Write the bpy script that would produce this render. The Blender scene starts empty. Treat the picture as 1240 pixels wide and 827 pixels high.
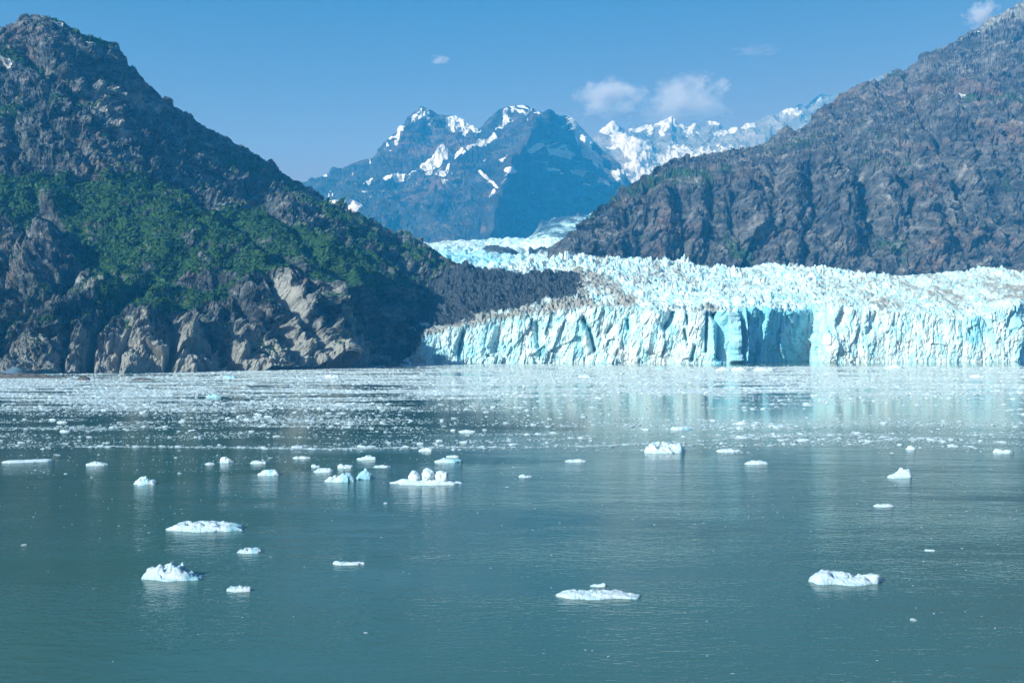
import bpy, math, random
import numpy as np
from math import radians as R

S = bpy.context.scene
COL = S.collection
rng = np.random.default_rng(7)
random.seed(7)

# ------------------------------------------------------------------ camera
F, CX, HOR, HC = 1205.0, 620.0, 407.0, 30.0      # focal length and horizon in photo pixels, deck height in m
cd = bpy.data.cameras.new("camera"); cam = bpy.data.objects.new("camera", cd); COL.objects.link(cam)
cd.sensor_width = 36.0; cd.lens = 36.0 * F / 1240.0
cd.clip_start = 1.0; cd.clip_end = 60000
cam.location = (0, 0, HC); cam.rotation_euler = (R(90) - math.atan(6.5 / F), 0, 0)
S.camera = cam
S.render.resolution_x, S.render.resolution_y = 1024, 682
S.view_settings.view_transform = 'Standard'; S.view_settings.look = 'None'
S.view_settings.exposure = EXPOSURE = 0.98
S.cycles.use_denoising = True
S.cycles.max_bounces = 6; S.cycles.volume_bounces = 2; S.cycles.diffuse_bounces = 2
S.cycles.glossy_bounces = 2; S.cycles.transparent_max_bounces = 6
S.cycles.sample_clamp_indirect = 4.0

# ------------------------------------------------------------------ sun and sky
SUN_EL = R(26); SX, SY = -0.75, -0.66
_n = math.hypot(SX, SY); SX /= _n; SY /= _n
SUN = (SX * math.cos(SUN_EL), SY * math.cos(SUN_EL), math.sin(SUN_EL))
ld = bpy.data.lights.new("sun", 'SUN'); ld.energy = 5.0; ld.angle = R(0.5); ld.color = (0.56, 0.79, 1.0)      # before the haze takes its share of the blue: it arrives slightly warm
lo = bpy.data.objects.new("sun", ld); COL.objects.link(lo)
from mathutils import Vector
lo.rotation_euler = Vector(SUN).to_track_quat('Z', 'Y').to_euler(); lo.location = (-500, -300, 900)

W = bpy.data.worlds.new("World"); S.world = W; W.use_nodes = True
nt = W.node_tree; bg = nt.nodes["Background"]
sky = nt.nodes.new("ShaderNodeTexSky"); sky.sky_type = 'NISHITA'; sky.sun_disc = False
sky.sun_elevation = SUN_EL; sky.sun_rotation = math.atan2(SX, SY)
sky.air_density = 1.0; sky.dust_density = 2.0; sky.ozone_density = 3.0
tint = nt.nodes.new("ShaderNodeMix"); tint.data_type = 'RGBA'; tint.blend_type = 'MULTIPLY'
tint.inputs[0].default_value = 1.0
_tc = nt.nodes.new("ShaderNodeTexCoord"); _sp = nt.nodes.new("ShaderNodeSeparateXYZ"); _rp = nt.nodes.new("ShaderNodeValToRGB")
_rp.color_ramp.elements[0].position = 0.16; _rp.color_ramp.elements[0].color = (1.18, 0.58, 0.40, 1)      # dusty horizon
_rp.color_ramp.elements[1].position = 0.36; _rp.color_ramp.elements[1].color = (0.32, 0.62, 0.88, 1)
nt.links.new(_tc.outputs["Generated"], _sp.inputs[0]); nt.links.new(_sp.outputs["Z"], _rp.inputs[0]); nt.links.new(_rp.outputs[0], tint.inputs[7])
nt.links.new(sky.outputs[0], tint.inputs[6]); nt.links.new(tint.outputs[2], bg.inputs[0])
bg.inputs[1].default_value = 0.045

HAZE_DENSITY = 1.7e-4
HAZE_COLOR = (0.04, 0.395, 0.85, 1)

# ------------------------------------------------------------------ numpy noise
_perm = rng.permutation(256).astype(np.int32); _perm = np.concatenate([_perm, _perm])
_g = rng.normal(size=(256, 3)).astype(np.float32); _g /= np.linalg.norm(_g, axis=1)[:, None]
def perlin(x, y, z):
    x = np.asarray(x, np.float32); y = np.asarray(y, np.float32); z = np.asarray(z, np.float32)
    xi = np.floor(x).astype(np.int32); yi = np.floor(y).astype(np.int32); zi = np.floor(z).astype(np.int32)
    xf = x - xi; yf = y - yi; zf = z - zi
    u = xf * xf * xf * (xf * (xf * 6 - 15) + 10); v = yf * yf * yf * (yf * (yf * 6 - 15) + 10); w = zf * zf * zf * (zf * (zf * 6 - 15) + 10)
    xi &= 255; yi &= 255; zi &= 255
    def cor(dx, dy, dz):
        h = _perm[(_perm[(_perm[(xi + dx) & 255] + yi + dy) & 255] + zi + dz) & 255]
        g = _g[h]
        return g[..., 0] * (xf - dx) + g[..., 1] * (yf - dy) + g[..., 2] * (zf - dz)
    a = cor(0, 0, 0) * (1 - u) + cor(1, 0, 0) * u; b = cor(0, 1, 0) * (1 - u) + cor(1, 1, 0) * u
    c = cor(0, 0, 1) * (1 - u) + cor(1, 0, 1) * u; d = cor(0, 1, 1) * (1 - u) + cor(1, 1, 1) * u
    return ((a * (1 - v) + b * v) * (1 - w) + (c * (1 - v) + d * v) * w) * 1.6
def fbm(p, scale, octs=5, gain=0.5, stretch=(1, 1, 1), seed=0.0):
    x, y, z = p[..., 0] / scale / stretch[0] + seed, p[..., 1] / scale / stretch[1] + seed * 1.7, p[..., 2] / scale / stretch[2] - seed
    s = 0; a = 1.0
    for i in range(octs):
        s = s + a * perlin(x, y, z); x, y, z = x * 2.03 + 5.1, y * 2.03 + 1.3, z * 2.03 + 7.7; a *= gain
    return s
def ridged(p, scale, octs=5, gain=0.5, stretch=(1, 1, 1), seed=0.0):
    x, y, z = p[..., 0] / scale / stretch[0] + seed, p[..., 1] / scale / stretch[1] + seed * 1.7, p[..., 2] / scale / stretch[2] - seed
    s = 0; a = 1.0; w = 1.0
    for i in range(octs):
        n = 1 - np.abs(perlin(x, y, z)) * 1.6; n = np.clip(n, 0, 1); n = n * n
        s = s + a * n * w; w = np.clip(n * 1.5, 0, 1); x, y, z = x * 2.03 + 5.1, y * 2.03 + 1.3, z * 2.03 + 7.7; a *= gain
    return s
def worley(p, scale, stretch=(1, 1, 1), seed=0):
    """distance to the nearest two cell points and that cell's random number (3-D)"""
    q = np.stack([p[..., k] / scale / stretch[k] for k in range(3)], -1).astype(np.float32) + seed * 3.3
    c = np.floor(q).astype(np.int32); f1 = np.full(q.shape[:-1], 9., np.float32); f2 = f1.copy(); rid = f1 * 0
    for dx in (-1, 0, 1):
        for dy in (-1, 0, 1):
            for dz in (-1, 0, 1):
                cc = c + np.array([dx, dy, dz], np.int32)
                h = (cc[..., 0] * 73856093) ^ (cc[..., 1] * 19349663) ^ (cc[..., 2] * 83492791)
                h = (h ^ (h >> 13)) * 1274126177; h = h ^ (h >> 16)
                jx = (h & 1023) / 1023.; jy = ((h >> 10) & 1023) / 1023.; jz = ((h >> 20) & 1023) / 1023.
                d = np.sqrt((cc[..., 0] + jx - q[..., 0]) ** 2 + (cc[..., 1] + jy - q[..., 1]) ** 2 + (cc[..., 2] + jz - q[..., 2]) ** 2)
                m = d < f1; f2 = np.where(m, f1, np.minimum(f2, d)); rid = np.where(m, jx, rid); f1 = np.where(m, d, f1)
    return f1, f2, rid
def facets(p, scale, stretch=(1, 1, 1), seed=0, tilt=1.2, step=0.6):
    """broken slabs: every cell has its own height and its own tilt"""
    q = np.stack([p[..., k] / scale / stretch[k] for k in range(3)], -1).astype(np.float32) + seed * 3.3
    c = np.floor(q).astype(np.int32); f1 = np.full(q.shape[:-1], 9., np.float32); out = f1 * 0
    for dx in (-1, 0, 1):
        for dy in (-1, 0, 1):
            for dz in (-1, 0, 1):
                cc = c + np.array([dx, dy, dz], np.int32)
                h = (cc[..., 0] * 73856093) ^ (cc[..., 1] * 19349663) ^ (cc[..., 2] * 83492791)
                h = (h ^ (h >> 13)) * 1274126177; h = h ^ (h >> 16); g = (h * 40503) ^ (h >> 7)
                jx = (h & 1023) / 1023.; jy = ((h >> 10) & 1023) / 1023.; jz = ((h >> 20) & 1023) / 1023.
                ox = q[..., 0] - cc[..., 0] - jx; oy = q[..., 1] - cc[..., 1] - jy; oz = q[..., 2] - cc[..., 2] - jz
                d = ox * ox + oy * oy + oz * oz; m = d < f1
                t1 = (g & 255) / 255. - .5; t2 = ((g >> 8) & 255) / 255. - .5; t3 = ((g >> 16) & 255) / 255. - .5
                out = np.where(m, (jy - .5) * step + tilt * (t1 * ox + t2 * oz + t3 * oy), out); f1 = np.where(m, d, f1)
    return out * scale
def sstep(a, b, x):
    t = np.clip((x - a) / (b - a), 0, 1); return t * t * (3 - 2 * t)
def dist_poly(px, py, pts):
    """distance in map units from every vertex to an open line"""
    best = np.full(px.shape, 1e9, np.float32)
    for (x0, y0), (x1, y1) in zip(pts[:-1], pts[1:]):
        dx, dy = x1 - x0, y1 - y0; L = dx * dx + dy * dy + 1e-6
        t = np.clip(((px - x0) * dx + (py - y0) * dy) / L, 0, 1)
        best = np.minimum(best, np.hypot(px - x0 - t * dx, py - y0 - t * dy))
    return best
def in_poly(px, py, pts):
    c = np.zeros(px.shape, bool); n = len(pts)
    for i in range(n):
        x0, y0 = pts[i]; x1, y1 = pts[(i + 1) % n]
        if y0 == y1: continue
        c ^= ((y0 > py) != (y1 > py)) & (px < (x1 - x0) * (py - y0) / (y1 - y0) + x0)
    return c
def poly_soft(px, py, pts, soft):
    """signed: positive inside, in map units, divided by soft"""
    d = dist_poly(px, py, pts + [pts[0]]); return np.where(in_poly(px, py, pts), d, -d) / soft
def world(px, py, Y):
    return np.stack([(px - CX) / F * Y, Y, HC + (HOR - py) / F * Y], -1)

# ------------------------------------------------------------------ sheets of terrain
def curve(pts, px):
    a = np.array(pts, float); return np.stack([np.interp(px, a[:, 0], a[:, k]) for k in (1, 2)], -1)
def loft(keys, px0, px1, ncol, rows, back=None, smooth=3):
    px = np.linspace(px0, px1, ncol); ks = [curve(k, px) for k in keys]
    P, MX, MY = [], [], []
    for i in range(len(ks) - 1):
        n = rows[i]; last = i == len(ks) - 2
        for t in np.linspace(0, 1, n, endpoint=last):
            k = ks[i] * (1 - t) + ks[i + 1] * t
            P.append(world(px, k[:, 0], k[:, 1])); MX.append(px); MY.append(k[:, 0])
    P = np.array(P); MX = np.array(MX); MY = np.array(MY); nr = len(P)
    if smooth:
        Q = P.copy()
        for _ in range(smooth):
            Q[1:-1] = (Q[:-2] + Q[1:-1] * 2 + Q[2:]) / 4
        P = Q
    if back:                                            # the far side falls away behind the ridge
        run, drop, n = back; top = P[-1]
        ext = []
        for j in range(1, n + 1):
            t = (j / n) ** 1.5
            e = top.copy(); e[:, 1] += run * t; e[:, 2] = np.maximum(e[:, 2] - drop * t * (0.6 + 0.4 * t), -5); ext.append(e)
        P = np.concatenate([P, np.array(ext)]); MX = np.concatenate([MX, np.repeat(MX[-1:], n, 0)]); MY = np.concatenate([MY, np.repeat(MY[-1:], n, 0)])
    return P, MX, MY, nr
def normals(P):
    du = np.gradient(P, axis=1); dv = np.gradient(P, axis=0)
    n = np.cross(du, dv); n /= np.linalg.norm(n, axis=-1)[..., None] + 1e-9
    return n
def grid_obj(name, P, mat, attrs=None, parent=None, face_mask=None, smooth=True):
    h, w = P.shape[:2]
    idx = np.arange(h * w).reshape(h, w)
    q = np.stack([idx[:-1, :-1], idx[:-1, 1:], idx[1:, 1:], idx[1:, :-1]], -1).reshape(-1, 4)
    if face_mask is not None: q = q[face_mask.reshape(-1)]
    used = np.unique(q); remap = np.full(h * w, -1); remap[used] = np.arange(len(used)); q = remap[q]
    V = P.reshape(-1, 3)[used].astype(np.float32)
    me = bpy.data.meshes.new(name); me.vertices.add(len(V)); me.vertices.foreach_set("co", V.ravel())
    me.loops.add(q.size); me.loops.foreach_set("vertex_index", q.ravel().astype(np.int32))
    me.polygons.add(len(q)); me.polygons.foreach_set("loop_start", np.arange(0, q.size, 4, dtype=np.int32))
    me.polygons.foreach_set("use_smooth", np.full(len(q), smooth)); me.update(calc_edges=True)
    for k, a in (attrs or {}).items():
        at = me.attributes.new(k, 'FLOAT', 'POINT'); at.data.foreach_set("value", a.reshape(-1)[used].astype(np.float32))
    me.materials.append(mat)
    o = bpy.data.objects.new(name, me); COL.objects.link(o); o.parent = parent
    return o
def tag(o, label=None, cat=None, group=None, kind=None):
    if label: o["label"] = label
    if cat: o["category"] = cat
    if group: o["group"] = group
    if kind: o["kind"] = kind
    return o

# ------------------------------------------------------------------ materials
def new_mat(name):
    m = bpy.data.materials.new(name); m.use_nodes = True; t = m.node_tree
    return m, t, t.nodes["Principled BSDF"]
class N:
    def __init__(s, t): s.t = t
    def __call__(s, typ, ins=None, **kw):
        n = s.t.nodes.new(typ)
        for k, v in kw.items(): setattr(n, k, v)
        for k, v in (ins or {}).items():
            if isinstance(v, bpy.types.NodeSocket): s.t.links.new(v, n.inputs[k])
            else: n.inputs[k].default_value = v
        return n
    def attr(s, name): return s("ShaderNodeAttribute", attribute_name=name).outputs["Fac"]
    def noise(s, vec, scale, detail=6, rough=0.6, lac=2.0, dist=0.0):
        return s("ShaderNodeTexNoise", {"Vector": vec, "Scale": scale, "Detail": detail, "Roughness": rough, "Lacunarity": lac, "Distortion": dist}).outputs["Fac"]
    def ramp(s, fac, stops):
        n = s("ShaderNodeValToRGB", {0: fac}); e = n.color_ramp.elements
        while len(e) < len(stops): e.new(0.5)
        for el, (p, c) in zip(e, stops): el.position = p; el.color = (*c, 1) if len(c) == 3 else c
        return n.outputs[0]
    def mix(s, fac, a, b, mode='MIX'):
        n = s.t.nodes.new("ShaderNodeMix"); n.data_type = 'RGBA'; n.blend_type = mode
        for i, v in ((0, fac), (6, a), (7, b)):
            if isinstance(v, bpy.types.NodeSocket): s.t.links.new(v, n.inputs[i])
            else: n.inputs[i].default_value = v if i == 0 else (*v, 1)
        return n.outputs[2]
    def math(s, op, a, b=0.0, clamp=False): return s("ShaderNodeMath", {0: a, 1: b}, operation=op, use_clamp=clamp).outputs[0]
    def mapr(s, v, a, b, c=0.0, d=1.0): return s("ShaderNodeMapRange", {0: v, 1: a, 2: b, 3: c, 4: d}).outputs[0]
    def coords(s, scale=(1, 1, 1), rot=(0, 0, 0)):
        g = s("ShaderNodeNewGeometry").outputs["Position"]
        return s("ShaderNodeMapping", {"Vector": g, "Scale": scale, "Rotation": rot}).outputs[0]
    def bump(s, h, strength, dist, normal=None):
        ins = {"Height": h, "Strength": strength, "Distance": dist}
        if normal is not None: ins["Normal"] = normal
        return s("ShaderNodeBump", ins).outputs[0]

def rock_mat(name, cols, unit=1.0, veg_col=((0.02, 0.065, 0.022), (0.06, 0.14, 0.035)), pale_col=(0.45, 0.44, 0.41), rust_col=(0.22, 0.135, 0.105), strata=R(20), bump=1.0, snow_col=(0.72, 0.71, 0.71)):
    m, t, b = new_mat(name); n = N(t)
    c = n.coords(); st = n.coords(scale=(1, 1, 3.0), rot=(0, strata, 0))
    big = n.noise(c, 0.012 / unit, 5, 0.6); fine = n.noise(c, 0.09 / unit, 7, 0.72); lay = n.noise(st, 0.05 / unit, 5, 0.65, dist=0.6)
    f = n.math('ADD', n.math('MULTIPLY', fine, 0.55), n.math('MULTIPLY', lay, 0.45))
    col = n.ramp(f, [(0.34, cols[0]), (0.47, cols[1]), (0.56, cols[2]), (0.68, cols[3])])
    band = n.noise(n.coords(scale=(1, 1, 2.0), rot=(0, strata, 0.3)), 0.02 / unit, 4, 0.6)
    col = n.mix(1.0, col, n.ramp(band, [(0.35, (0.62, 0.66, 0.72)), (0.5, (1, 1, 1)), (0.65, (1.5, 1.45, 1.4))]), 'MULTIPLY')
    rust = n.mapr(n.math('ADD', big, n.math('MULTIPLY', n.math('SUBTRACT', lay, 0.5), 0.8)), 0.56, 0.68)
    col = n.mix(n.math('MULTIPLY', rust, 0.45), col, rust_col)
    pale = n.mapr(n.math('ADD', n.attr("pale"), n.math('MULTIPLY', n.math('SUBTRACT', fine, 0.5), 1.4)), 0.35, 0.75)
    col = n.mix(n.math('MULTIPLY', pale, 0.75), col, pale_col)
    vf = n.noise(c, 0.22 / unit, 4, 0.7)
    veg = n.mapr(n.math('ADD', n.attr("veg"), n.math('MULTIPLY', n.math('SUBTRACT', vf, 0.5), 1.5)), 0.42, 0.58)
    vcol = n.mix(n.noise(c, 0.05 / unit, 5, 0.7), veg_col[0], veg_col[1])
    col = n.mix(veg, col, vcol)
    snow = n.mapr(n.math('ADD', n.attr("snow"), n.math('MULTIPLY', n.math('SUBTRACT', n.noise(c, 0.1 / unit, 5, 0.7), 0.5), 1.0)), 0.46, 0.54)
    col = n.mix(snow, col, snow_col)
    t.links.new(col, b.inputs["Base Color"]); b.inputs["Roughness"].default_value = 0.9; b.inputs["Specular IOR Level"].default_value = 0.15
    vor = n("ShaderNodeTexVoronoi", {"Vector": n.coords(scale=(1, 1, 0.45), rot=(0, strata, 0.4)), "Scale": 0.11 / unit}, feature='DISTANCE_TO_EDGE').outputs["Distance"]
    crack = n.mapr(vor, 0.0, 0.12)
    hgt = n.math('ADD', n.math('MULTIPLY', n.noise(c, 0.16 / unit, 8, 0.72), 1.0), n.math('MULTIPLY', crack, 0.22))
    t.links.new(n.bump(hgt, 1.0, 4.5 * unit * bump), b.inputs["Normal"])
    return m
M_left = rock_mat("grey_schist", ((0.016, 0.022, 0.028), (0.06, 0.070, 0.078), (0.165, 0.18, 0.185), (0.42, 0.43, 0.42)))
M_right = rock_mat("brown_granite", ((0.02, 0.026, 0.033), (0.075, 0.082, 0.09), (0.16, 0.162, 0.168), (0.38, 0.37, 0.36)), unit=1.9, veg_col=((0.03, 0.075, 0.035), (0.06, 0.12, 0.05)), strata=R(-8))
M_mid = rock_mat("dark_alpine_rock", ((0.01, 0.012, 0.015), (0.027, 0.029, 0.033), (0.05, 0.05, 0.052), (0.09, 0.085, 0.085)), unit=5.0, strata=R(-35), bump=0.8)
M_far = rock_mat("far_rock", snow_col=(0.62, 0.59, 0.58), cols=((0.10, 0.09, 0.09), (0.16, 0.15, 0.14), (0.22, 0.21, 0.2), (0.3, 0.28, 0.27)), unit=7.0, strata=R(30), bump=0.8)

def ice_mat():
    m, t, b = new_mat("glacier_ice"); n = N(t); c = n.coords()
    v = n.noise(n.coords(scale=(1, 1, 0.5)), 0.09, 6, 0.65)
    col = n.ramp(v, [(0.33, (0.36, 0.70, 0.80)), (0.45, (0.52, 0.77, 0.82)), (0.56, (0.68, 0.79, 0.81)), (0.7, (0.77, 0.80, 0.795))])
    col = n.mix(n.attr("fresh"), col, n.mix(n.noise(c, 0.05, 4), (0.05, 0.47, 0.70), (0.18, 0.64, 0.80)))
    dn = n.noise(n.coords(scale=(1, 0.6, 0.8)), 0.13, 8, 0.75)
    d = n.mapr(n.math('ADD', n.attr("dirt"), n.math('MULTIPLY', n.math('SUBTRACT', dn, 0.5), 1.7)), 0.40, 0.78)
    col = n.mix(n.math('MULTIPLY', d, 0.9), col, n.mix(n.noise(c, 0.3, 4), (0.13, 0.12, 0.11), (0.42, 0.385, 0.34)))
    k = n.mapr(n.math('ADD', n.attr("debris_shade"), n.math('MULTIPLY', n.math('SUBTRACT', n.noise(c, 0.16, 8, 0.8), 0.5), 1.5)), 0.42, 0.62)
    col = n.mix(k, col, n.mix(n.noise(c, 0.5, 5, 0.75), (0.009, 0.014, 0.021), (0.055, 0.07, 0.085)))  # slate rubble, colour taken down to blue-black to stand for shade on the moraine
    t.links.new(col, b.inputs["Base Color"]); b.inputs["Roughness"].default_value = 0.6; b.inputs["Specular IOR Level"].default_value = 0.3
    h = n.math('ADD', n.noise(c, 0.25, 8, 0.7), n.math('MULTIPLY', n.noise(n.coords(scale=(1, 1, 0.25)), 0.5, 4, 0.6), 0.5))
    t.links.new(n.bump(h, 1.0, 1.3), b.inputs["Normal"])
    return m
M_ice = ice_mat()

def berg_mat(name, a, bcol, blue):
    m, t, b = new_mat(name); n = N(t)
    oc = n("ShaderNodeTexCoord").outputs["Object"]
    v = n.noise(oc, 0.9, 6, 0.65)
    col = n.mix(n.mapr(v, 0.38, 0.6), a, bcol)
    col = n.mix(n.attr("blue"), col, blue)
    t.links.new(col, b.inputs["Base Color"]); b.inputs["Roughness"].default_value = 0.45
    b.inputs["Specular IOR Level"].default_value = 0.4
    b.inputs["Subsurface Weight"].default_value = 0.0
    t.links.new(n.bump(n.noise(oc, 2.2, 8, 0.72), 1.0, 0.6), b.inputs["Normal"])
    return m
M_berg = berg_mat("berg_ice", (0.66, 0.82, 0.88), (0.84, 0.88, 0.90), (0.32, 0.66, 0.76))
M_brash = berg_mat("brash_bits", (0.55, 0.72, 0.78), (0.82, 0.87, 0.90), (0.3, 0.6, 0.7))

def water_mat():
    m, t, b = new_mat("silty_sea_water"); n = N(t)
    g = n("ShaderNodeNewGeometry").outputs["Position"]
    sep = n("ShaderNodeSeparateXYZ", {0: g}); Y = sep.outputs["Y"]
    silt = n.noise(n.coords(scale=(0.006, 0.012, 1)), 1.0, 4, 0.55)
    col = n.mix(silt, (0.042, 0.108, 0.084), (0.064, 0.138, 0.114))
    t.links.new(col, b.inputs["Base Color"]); b.inputs["IOR"].default_value = 1.333
    # wind: rippled open water near, calmer among the brash; cat's paws in between
    edge = n.math('ADD', Y, n.math('MULTIPLY', n.math('SUBTRACT', n.noise(n.coords(scale=(0.01, 0.02, 1)), 1.0, 3), 0.5), 120.0))
    wind = n.mapr(edge, 235.0, 330.0, 1.0, 0.12)
    paws = n.mapr(n.noise(n.coords(scale=(0.012, 0.035, 1)), 1.0, 4, 0.6), 0.36, 0.64, 0.35, 1.6)
    amp = n.math('MULTIPLY', wind, paws)
    w1 = n.noise(n.coords(scale=(0.55, 1.1, 1), rot=(0, 0, 0.25)), 1.0, 3, 0.55, dist=0.4)
    w2 = n.noise(n.coords(scale=(1.6, 3.2, 1), rot=(0, 0, -0.2)), 1.0, 2, 0.5)
    w0 = n.noise(n.coords(scale=(0.10, 0.26, 1), rot=(0, 0, 0.15)), 1.0, 2, 0.5)
    h = n.math('ADD', n.math('ADD', n.math('MULTIPLY', w1, 0.34), n.math('MULTIPLY', w2, 0.13)), n.math('MULTIPLY', w0, 0.3))
    h = n.math('MULTIPLY', h, amp)
    t.links.new(n.bump(h, 1.0, 0.23), b.inputs["Normal"])
    t.links.new(n.mapr(Y, 60.0, 420.0, 0.06, 0.09), b.inputs["Roughness"])
    return m
M_water = water_mat()
M_leaf, _t, _b = new_mat("alder_leaves"); _n2 = N(_t)
_r = _n2("ShaderNodeObjectInfo").outputs["Random"]
_t.links.new(_n2.mix(_r, (0.013, 0.045, 0.022), (0.052, 0.115, 0.042)), _b.inputs["Base Color"]); _b.inputs["Roughness"].default_value = 0.8
_b.inputs["Specular IOR Level"].default_value = 0.1

# ------------------------------------------------------------------ water
def water():
    P = np.zeros((2, 2, 3)); P[:, 0, 0] = -8500; P[:, 1, 0] = 8500; P[0, :, 1] = -1400; P[1, :, 1] = 9100
    o = grid_obj("water", P, M_water); tag(o, "calm teal glacial sea water filling the inlet", kind="structure")
water()

# ------------------------------------------------------------------ mountain on the left
def displaced(P, d, n=None, up=0.0):
    n = normals(P) if n is None else n
    out = P + n * d[..., None]
    return out

SH = [(-450, 690), (0, 786), (100, 800), (200, 812), (300, 862), (400, 930), (450, 990), (480, 1062), (500, 1095), (520, 1150), (560, 1225), (640, 1380)]
shY = lambda px: float(np.interp(px, [a for a, b in SH], [b for a, b in SH]))
def mountain_left():
    k0 = [(px, HOR + (HC + 4) * F / Y, Y - 3) for px, Y in SH]
    def K(pts, off): return [(px, py, shY(px) + (off if not callable(off) else off(px))) for px, py in pts]
    k1 = K([(-450, 350), (0, 372), (60, 352), (130, 372), (200, 386), (260, 378), (330, 352), (380, 345), (430, 362), (470, 388), (510, 402), (560, 392), (640, 384)], lambda p: np.interp(p, [0, 450, 560], [45, 60, 20]))
    k2 = K([(-450, 260), (0, 285), (100, 285), (200, 290), (300, 298), (400, 306), (450, 328), (500, 348), (540, 368), (590, 384), (640, 384)], lambda p: np.interp(p, [0, 450, 560, 640], [190, 110, 50, 30]))
    def KA(pts, Yl): return [(px, py, float(np.interp(px, [a for a, b in Yl], [b for a, b in Yl]))) for px, py in pts]
    k3 = KA([(-450, 170), (0, 208), (100, 206), (200, 214), (300, 240), (350, 250), (400, 272), (450, 292), (500, 316), (540, 342), (590, 378), (640, 384)], [(-450, 1010), (0, 1040), (100, 1060), (200, 1100), (300, 1160), (400, 1220), (500, 1275), (560, 1290), (640, 1430)])
    k4 = KA([(-450, 60), (0, 128), (60, 125), (120, 138), (160, 150), (200, 172), (250, 196), (300, 220), (350, 240), (400, 263), (450, 285), (500, 307), (540, 332), (590, 372), (640, 383)], [(-450, 1140), (0, 1140), (100, 1150), (200, 1270), (300, 1350), (400, 1390), (500, 1395), (560, 1340), (640, 1440)])
    k5 = KA([(-450, 20), (-100, 50), (0, 33), (18, 30), (28, 21), (45, 17), (62, 22), (72, 27), (100, 41), (120, 47), (140, 53), (150, 64), (157, 78), (166, 84), (180, 102), (200, 120), (225, 138), (260, 160), (300, 181), (330, 201), (360, 223), (400, 250), (430, 263), (450, 273), (480, 285), (510, 298), (540, 315), (555, 325), (575, 345), (600, 372), (640, 382)], [(-450, 1250), (0, 1250), (100, 1262), (150, 1330), (200, 1420), (300, 1500), (400, 1520), (500, 1490), (560, 1410), (640, 1460)])
    P, MX, MY, nr = loft([k0, k1, k2, k3, k4, k5], -200, 640, 860, [90, 88, 84, 80, 92], back=(500, 420, 14), smooth=4)
    nrm = normals(P); low = sstep(460, 380, MY)
    edge = np.ones(P.shape[:2]); rid = np.arange(P.shape[0])[:, None]
    edge = edge * (1 - 0.72 * np.exp(-((rid - nr) / 24.0) ** 2))
    big = fbm(P, 130, 3, 0.5, seed=3) * 13
    rd = (ridged(P, 70, 6, 0.55, stretch=(1, 1, 1.3), seed=11) - 0.9) * 6 - (ridged(P, 48, 5, 0.5, stretch=(1, 1, 1.6), seed=13) - 0.9) * 8
    # tilted slabs: noise in rotated coordinates
    a = R(48); Q = P.copy(); Q[..., 0] = P[..., 0] * math.cos(a) - P[..., 2] * math.sin(a); Q[..., 2] = P[..., 0] * math.sin(a) + P[..., 2] * math.cos(a)
    sl = -(ridged(Q, 22, 5, 0.55, stretch=(1, 1.5, 3.2), seed=5) - 0.8) * 5.5
    f1, f2, cr = worley(Q, 15, stretch=(1, 1, 1.9), seed=2); blk = (cr - 0.5) * 5 - np.clip(0.2 - (f2 - f1), 0, 1) * 16
    f1, f2, cr = worley(P, 5.0, stretch=(1, 1, 1.3), seed=6); blk2 = (cr - 0.5) * 2.4 - np.clip(0.16 - (f2 - f1), 0, 1) * 6 + fbm(P, 5, 3, 0.7, seed=19) * 1.2
    upper = 1 - 0.35 * sstep(230, 190, MY); big, rd, blk = big * upper, rd * upper, blk * upper
    blk = blk * 0.5 + facets(Q, 24, (1, 1, 2.0), 3, 1.0, 0.35) * 0.9 + facets(Q, 10, (1, 1, 1.7), 5, 1.1, 0.4) * 0.75; blk2 = blk2 * 0.6 + facets(P, 4.5, (1, 1, 1.4), 8, 1.2, 0.5) * 0.6
    greenzone = sstep(0, 1, poly_soft(MX, MY, [(-450, 190), (0, 205), (180, 203), (260, 232), (330, 246), (400, 285), (455, 298), (510, 318), (535, 350), (470, 360), (400, 352), (330, 345), (260, 372), (200, 390), (140, 385), (100, 335), (60, 285), (0, 250), (-450, 240)], 14))
    rough = 1 - 0.5 * greenzone
    d = (big + (rd + sl) * rough) * edge + (blk + blk2) * rough * (0.35 + 0.65 * edge)
    gul = [([(205, 205), (330, 300), (395, 345), (445, 400), (455, 440)], 9, 26), ([(300, 232), (345, 262), (385, 300), (420, 335)], 6, 16),
           ([(175, 345), (140, 375), (115, 410), (103, 456)], 6, 30), ([(112, 385), (85, 400), (75, 455)], 4, 15),
           ([(120, 320), (90, 330), (50, 375), (0, 418)], 6, 20), ([(150, 345), (125, 315), (75, 280), (40, 240)], 7, 14),
           ([(195, 385), (212, 405), (205, 452)], 5, 26), ([(235, 385), (270, 425), (300, 452)], 4, 16), ([(290, 372), (335, 405), (352, 440)], 5, 22),
           ([(325, 345), (345, 385), (375, 430)], 4, 14), ([(20, 265), (12, 320), (0, 360)], 4, 20), ([(425, 352), (455, 385), (470, 425)], 6, 14),
           ([(140, 455), (150, 425), (168, 395)], 2.5, 9), ([(470, 300), (520, 345), (560, 380)], 7, 12), ([(95, 80), (140, 95), (185, 115)], 10, 14),
           ([(30, 60), (60, 95), (115, 120)], 6, 16), ([(230, 165), (290, 205), (330, 245)], 7, 10), ([(60, 150), (95, 175), (110, 205)], 5, 12),
           ([(170, 150), (185, 175), (180, 205)], 5, 12), ([(15, 205), (25, 175), (10, 140)], 6, 14)]
    for pts, w, dep in gul: 
        dd = dist_poly(MX + fbm(P, 30, 2, seed=8) * 4, MY, pts); d -= dep * np.exp(-(dd / w) ** 2) * edge
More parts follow.
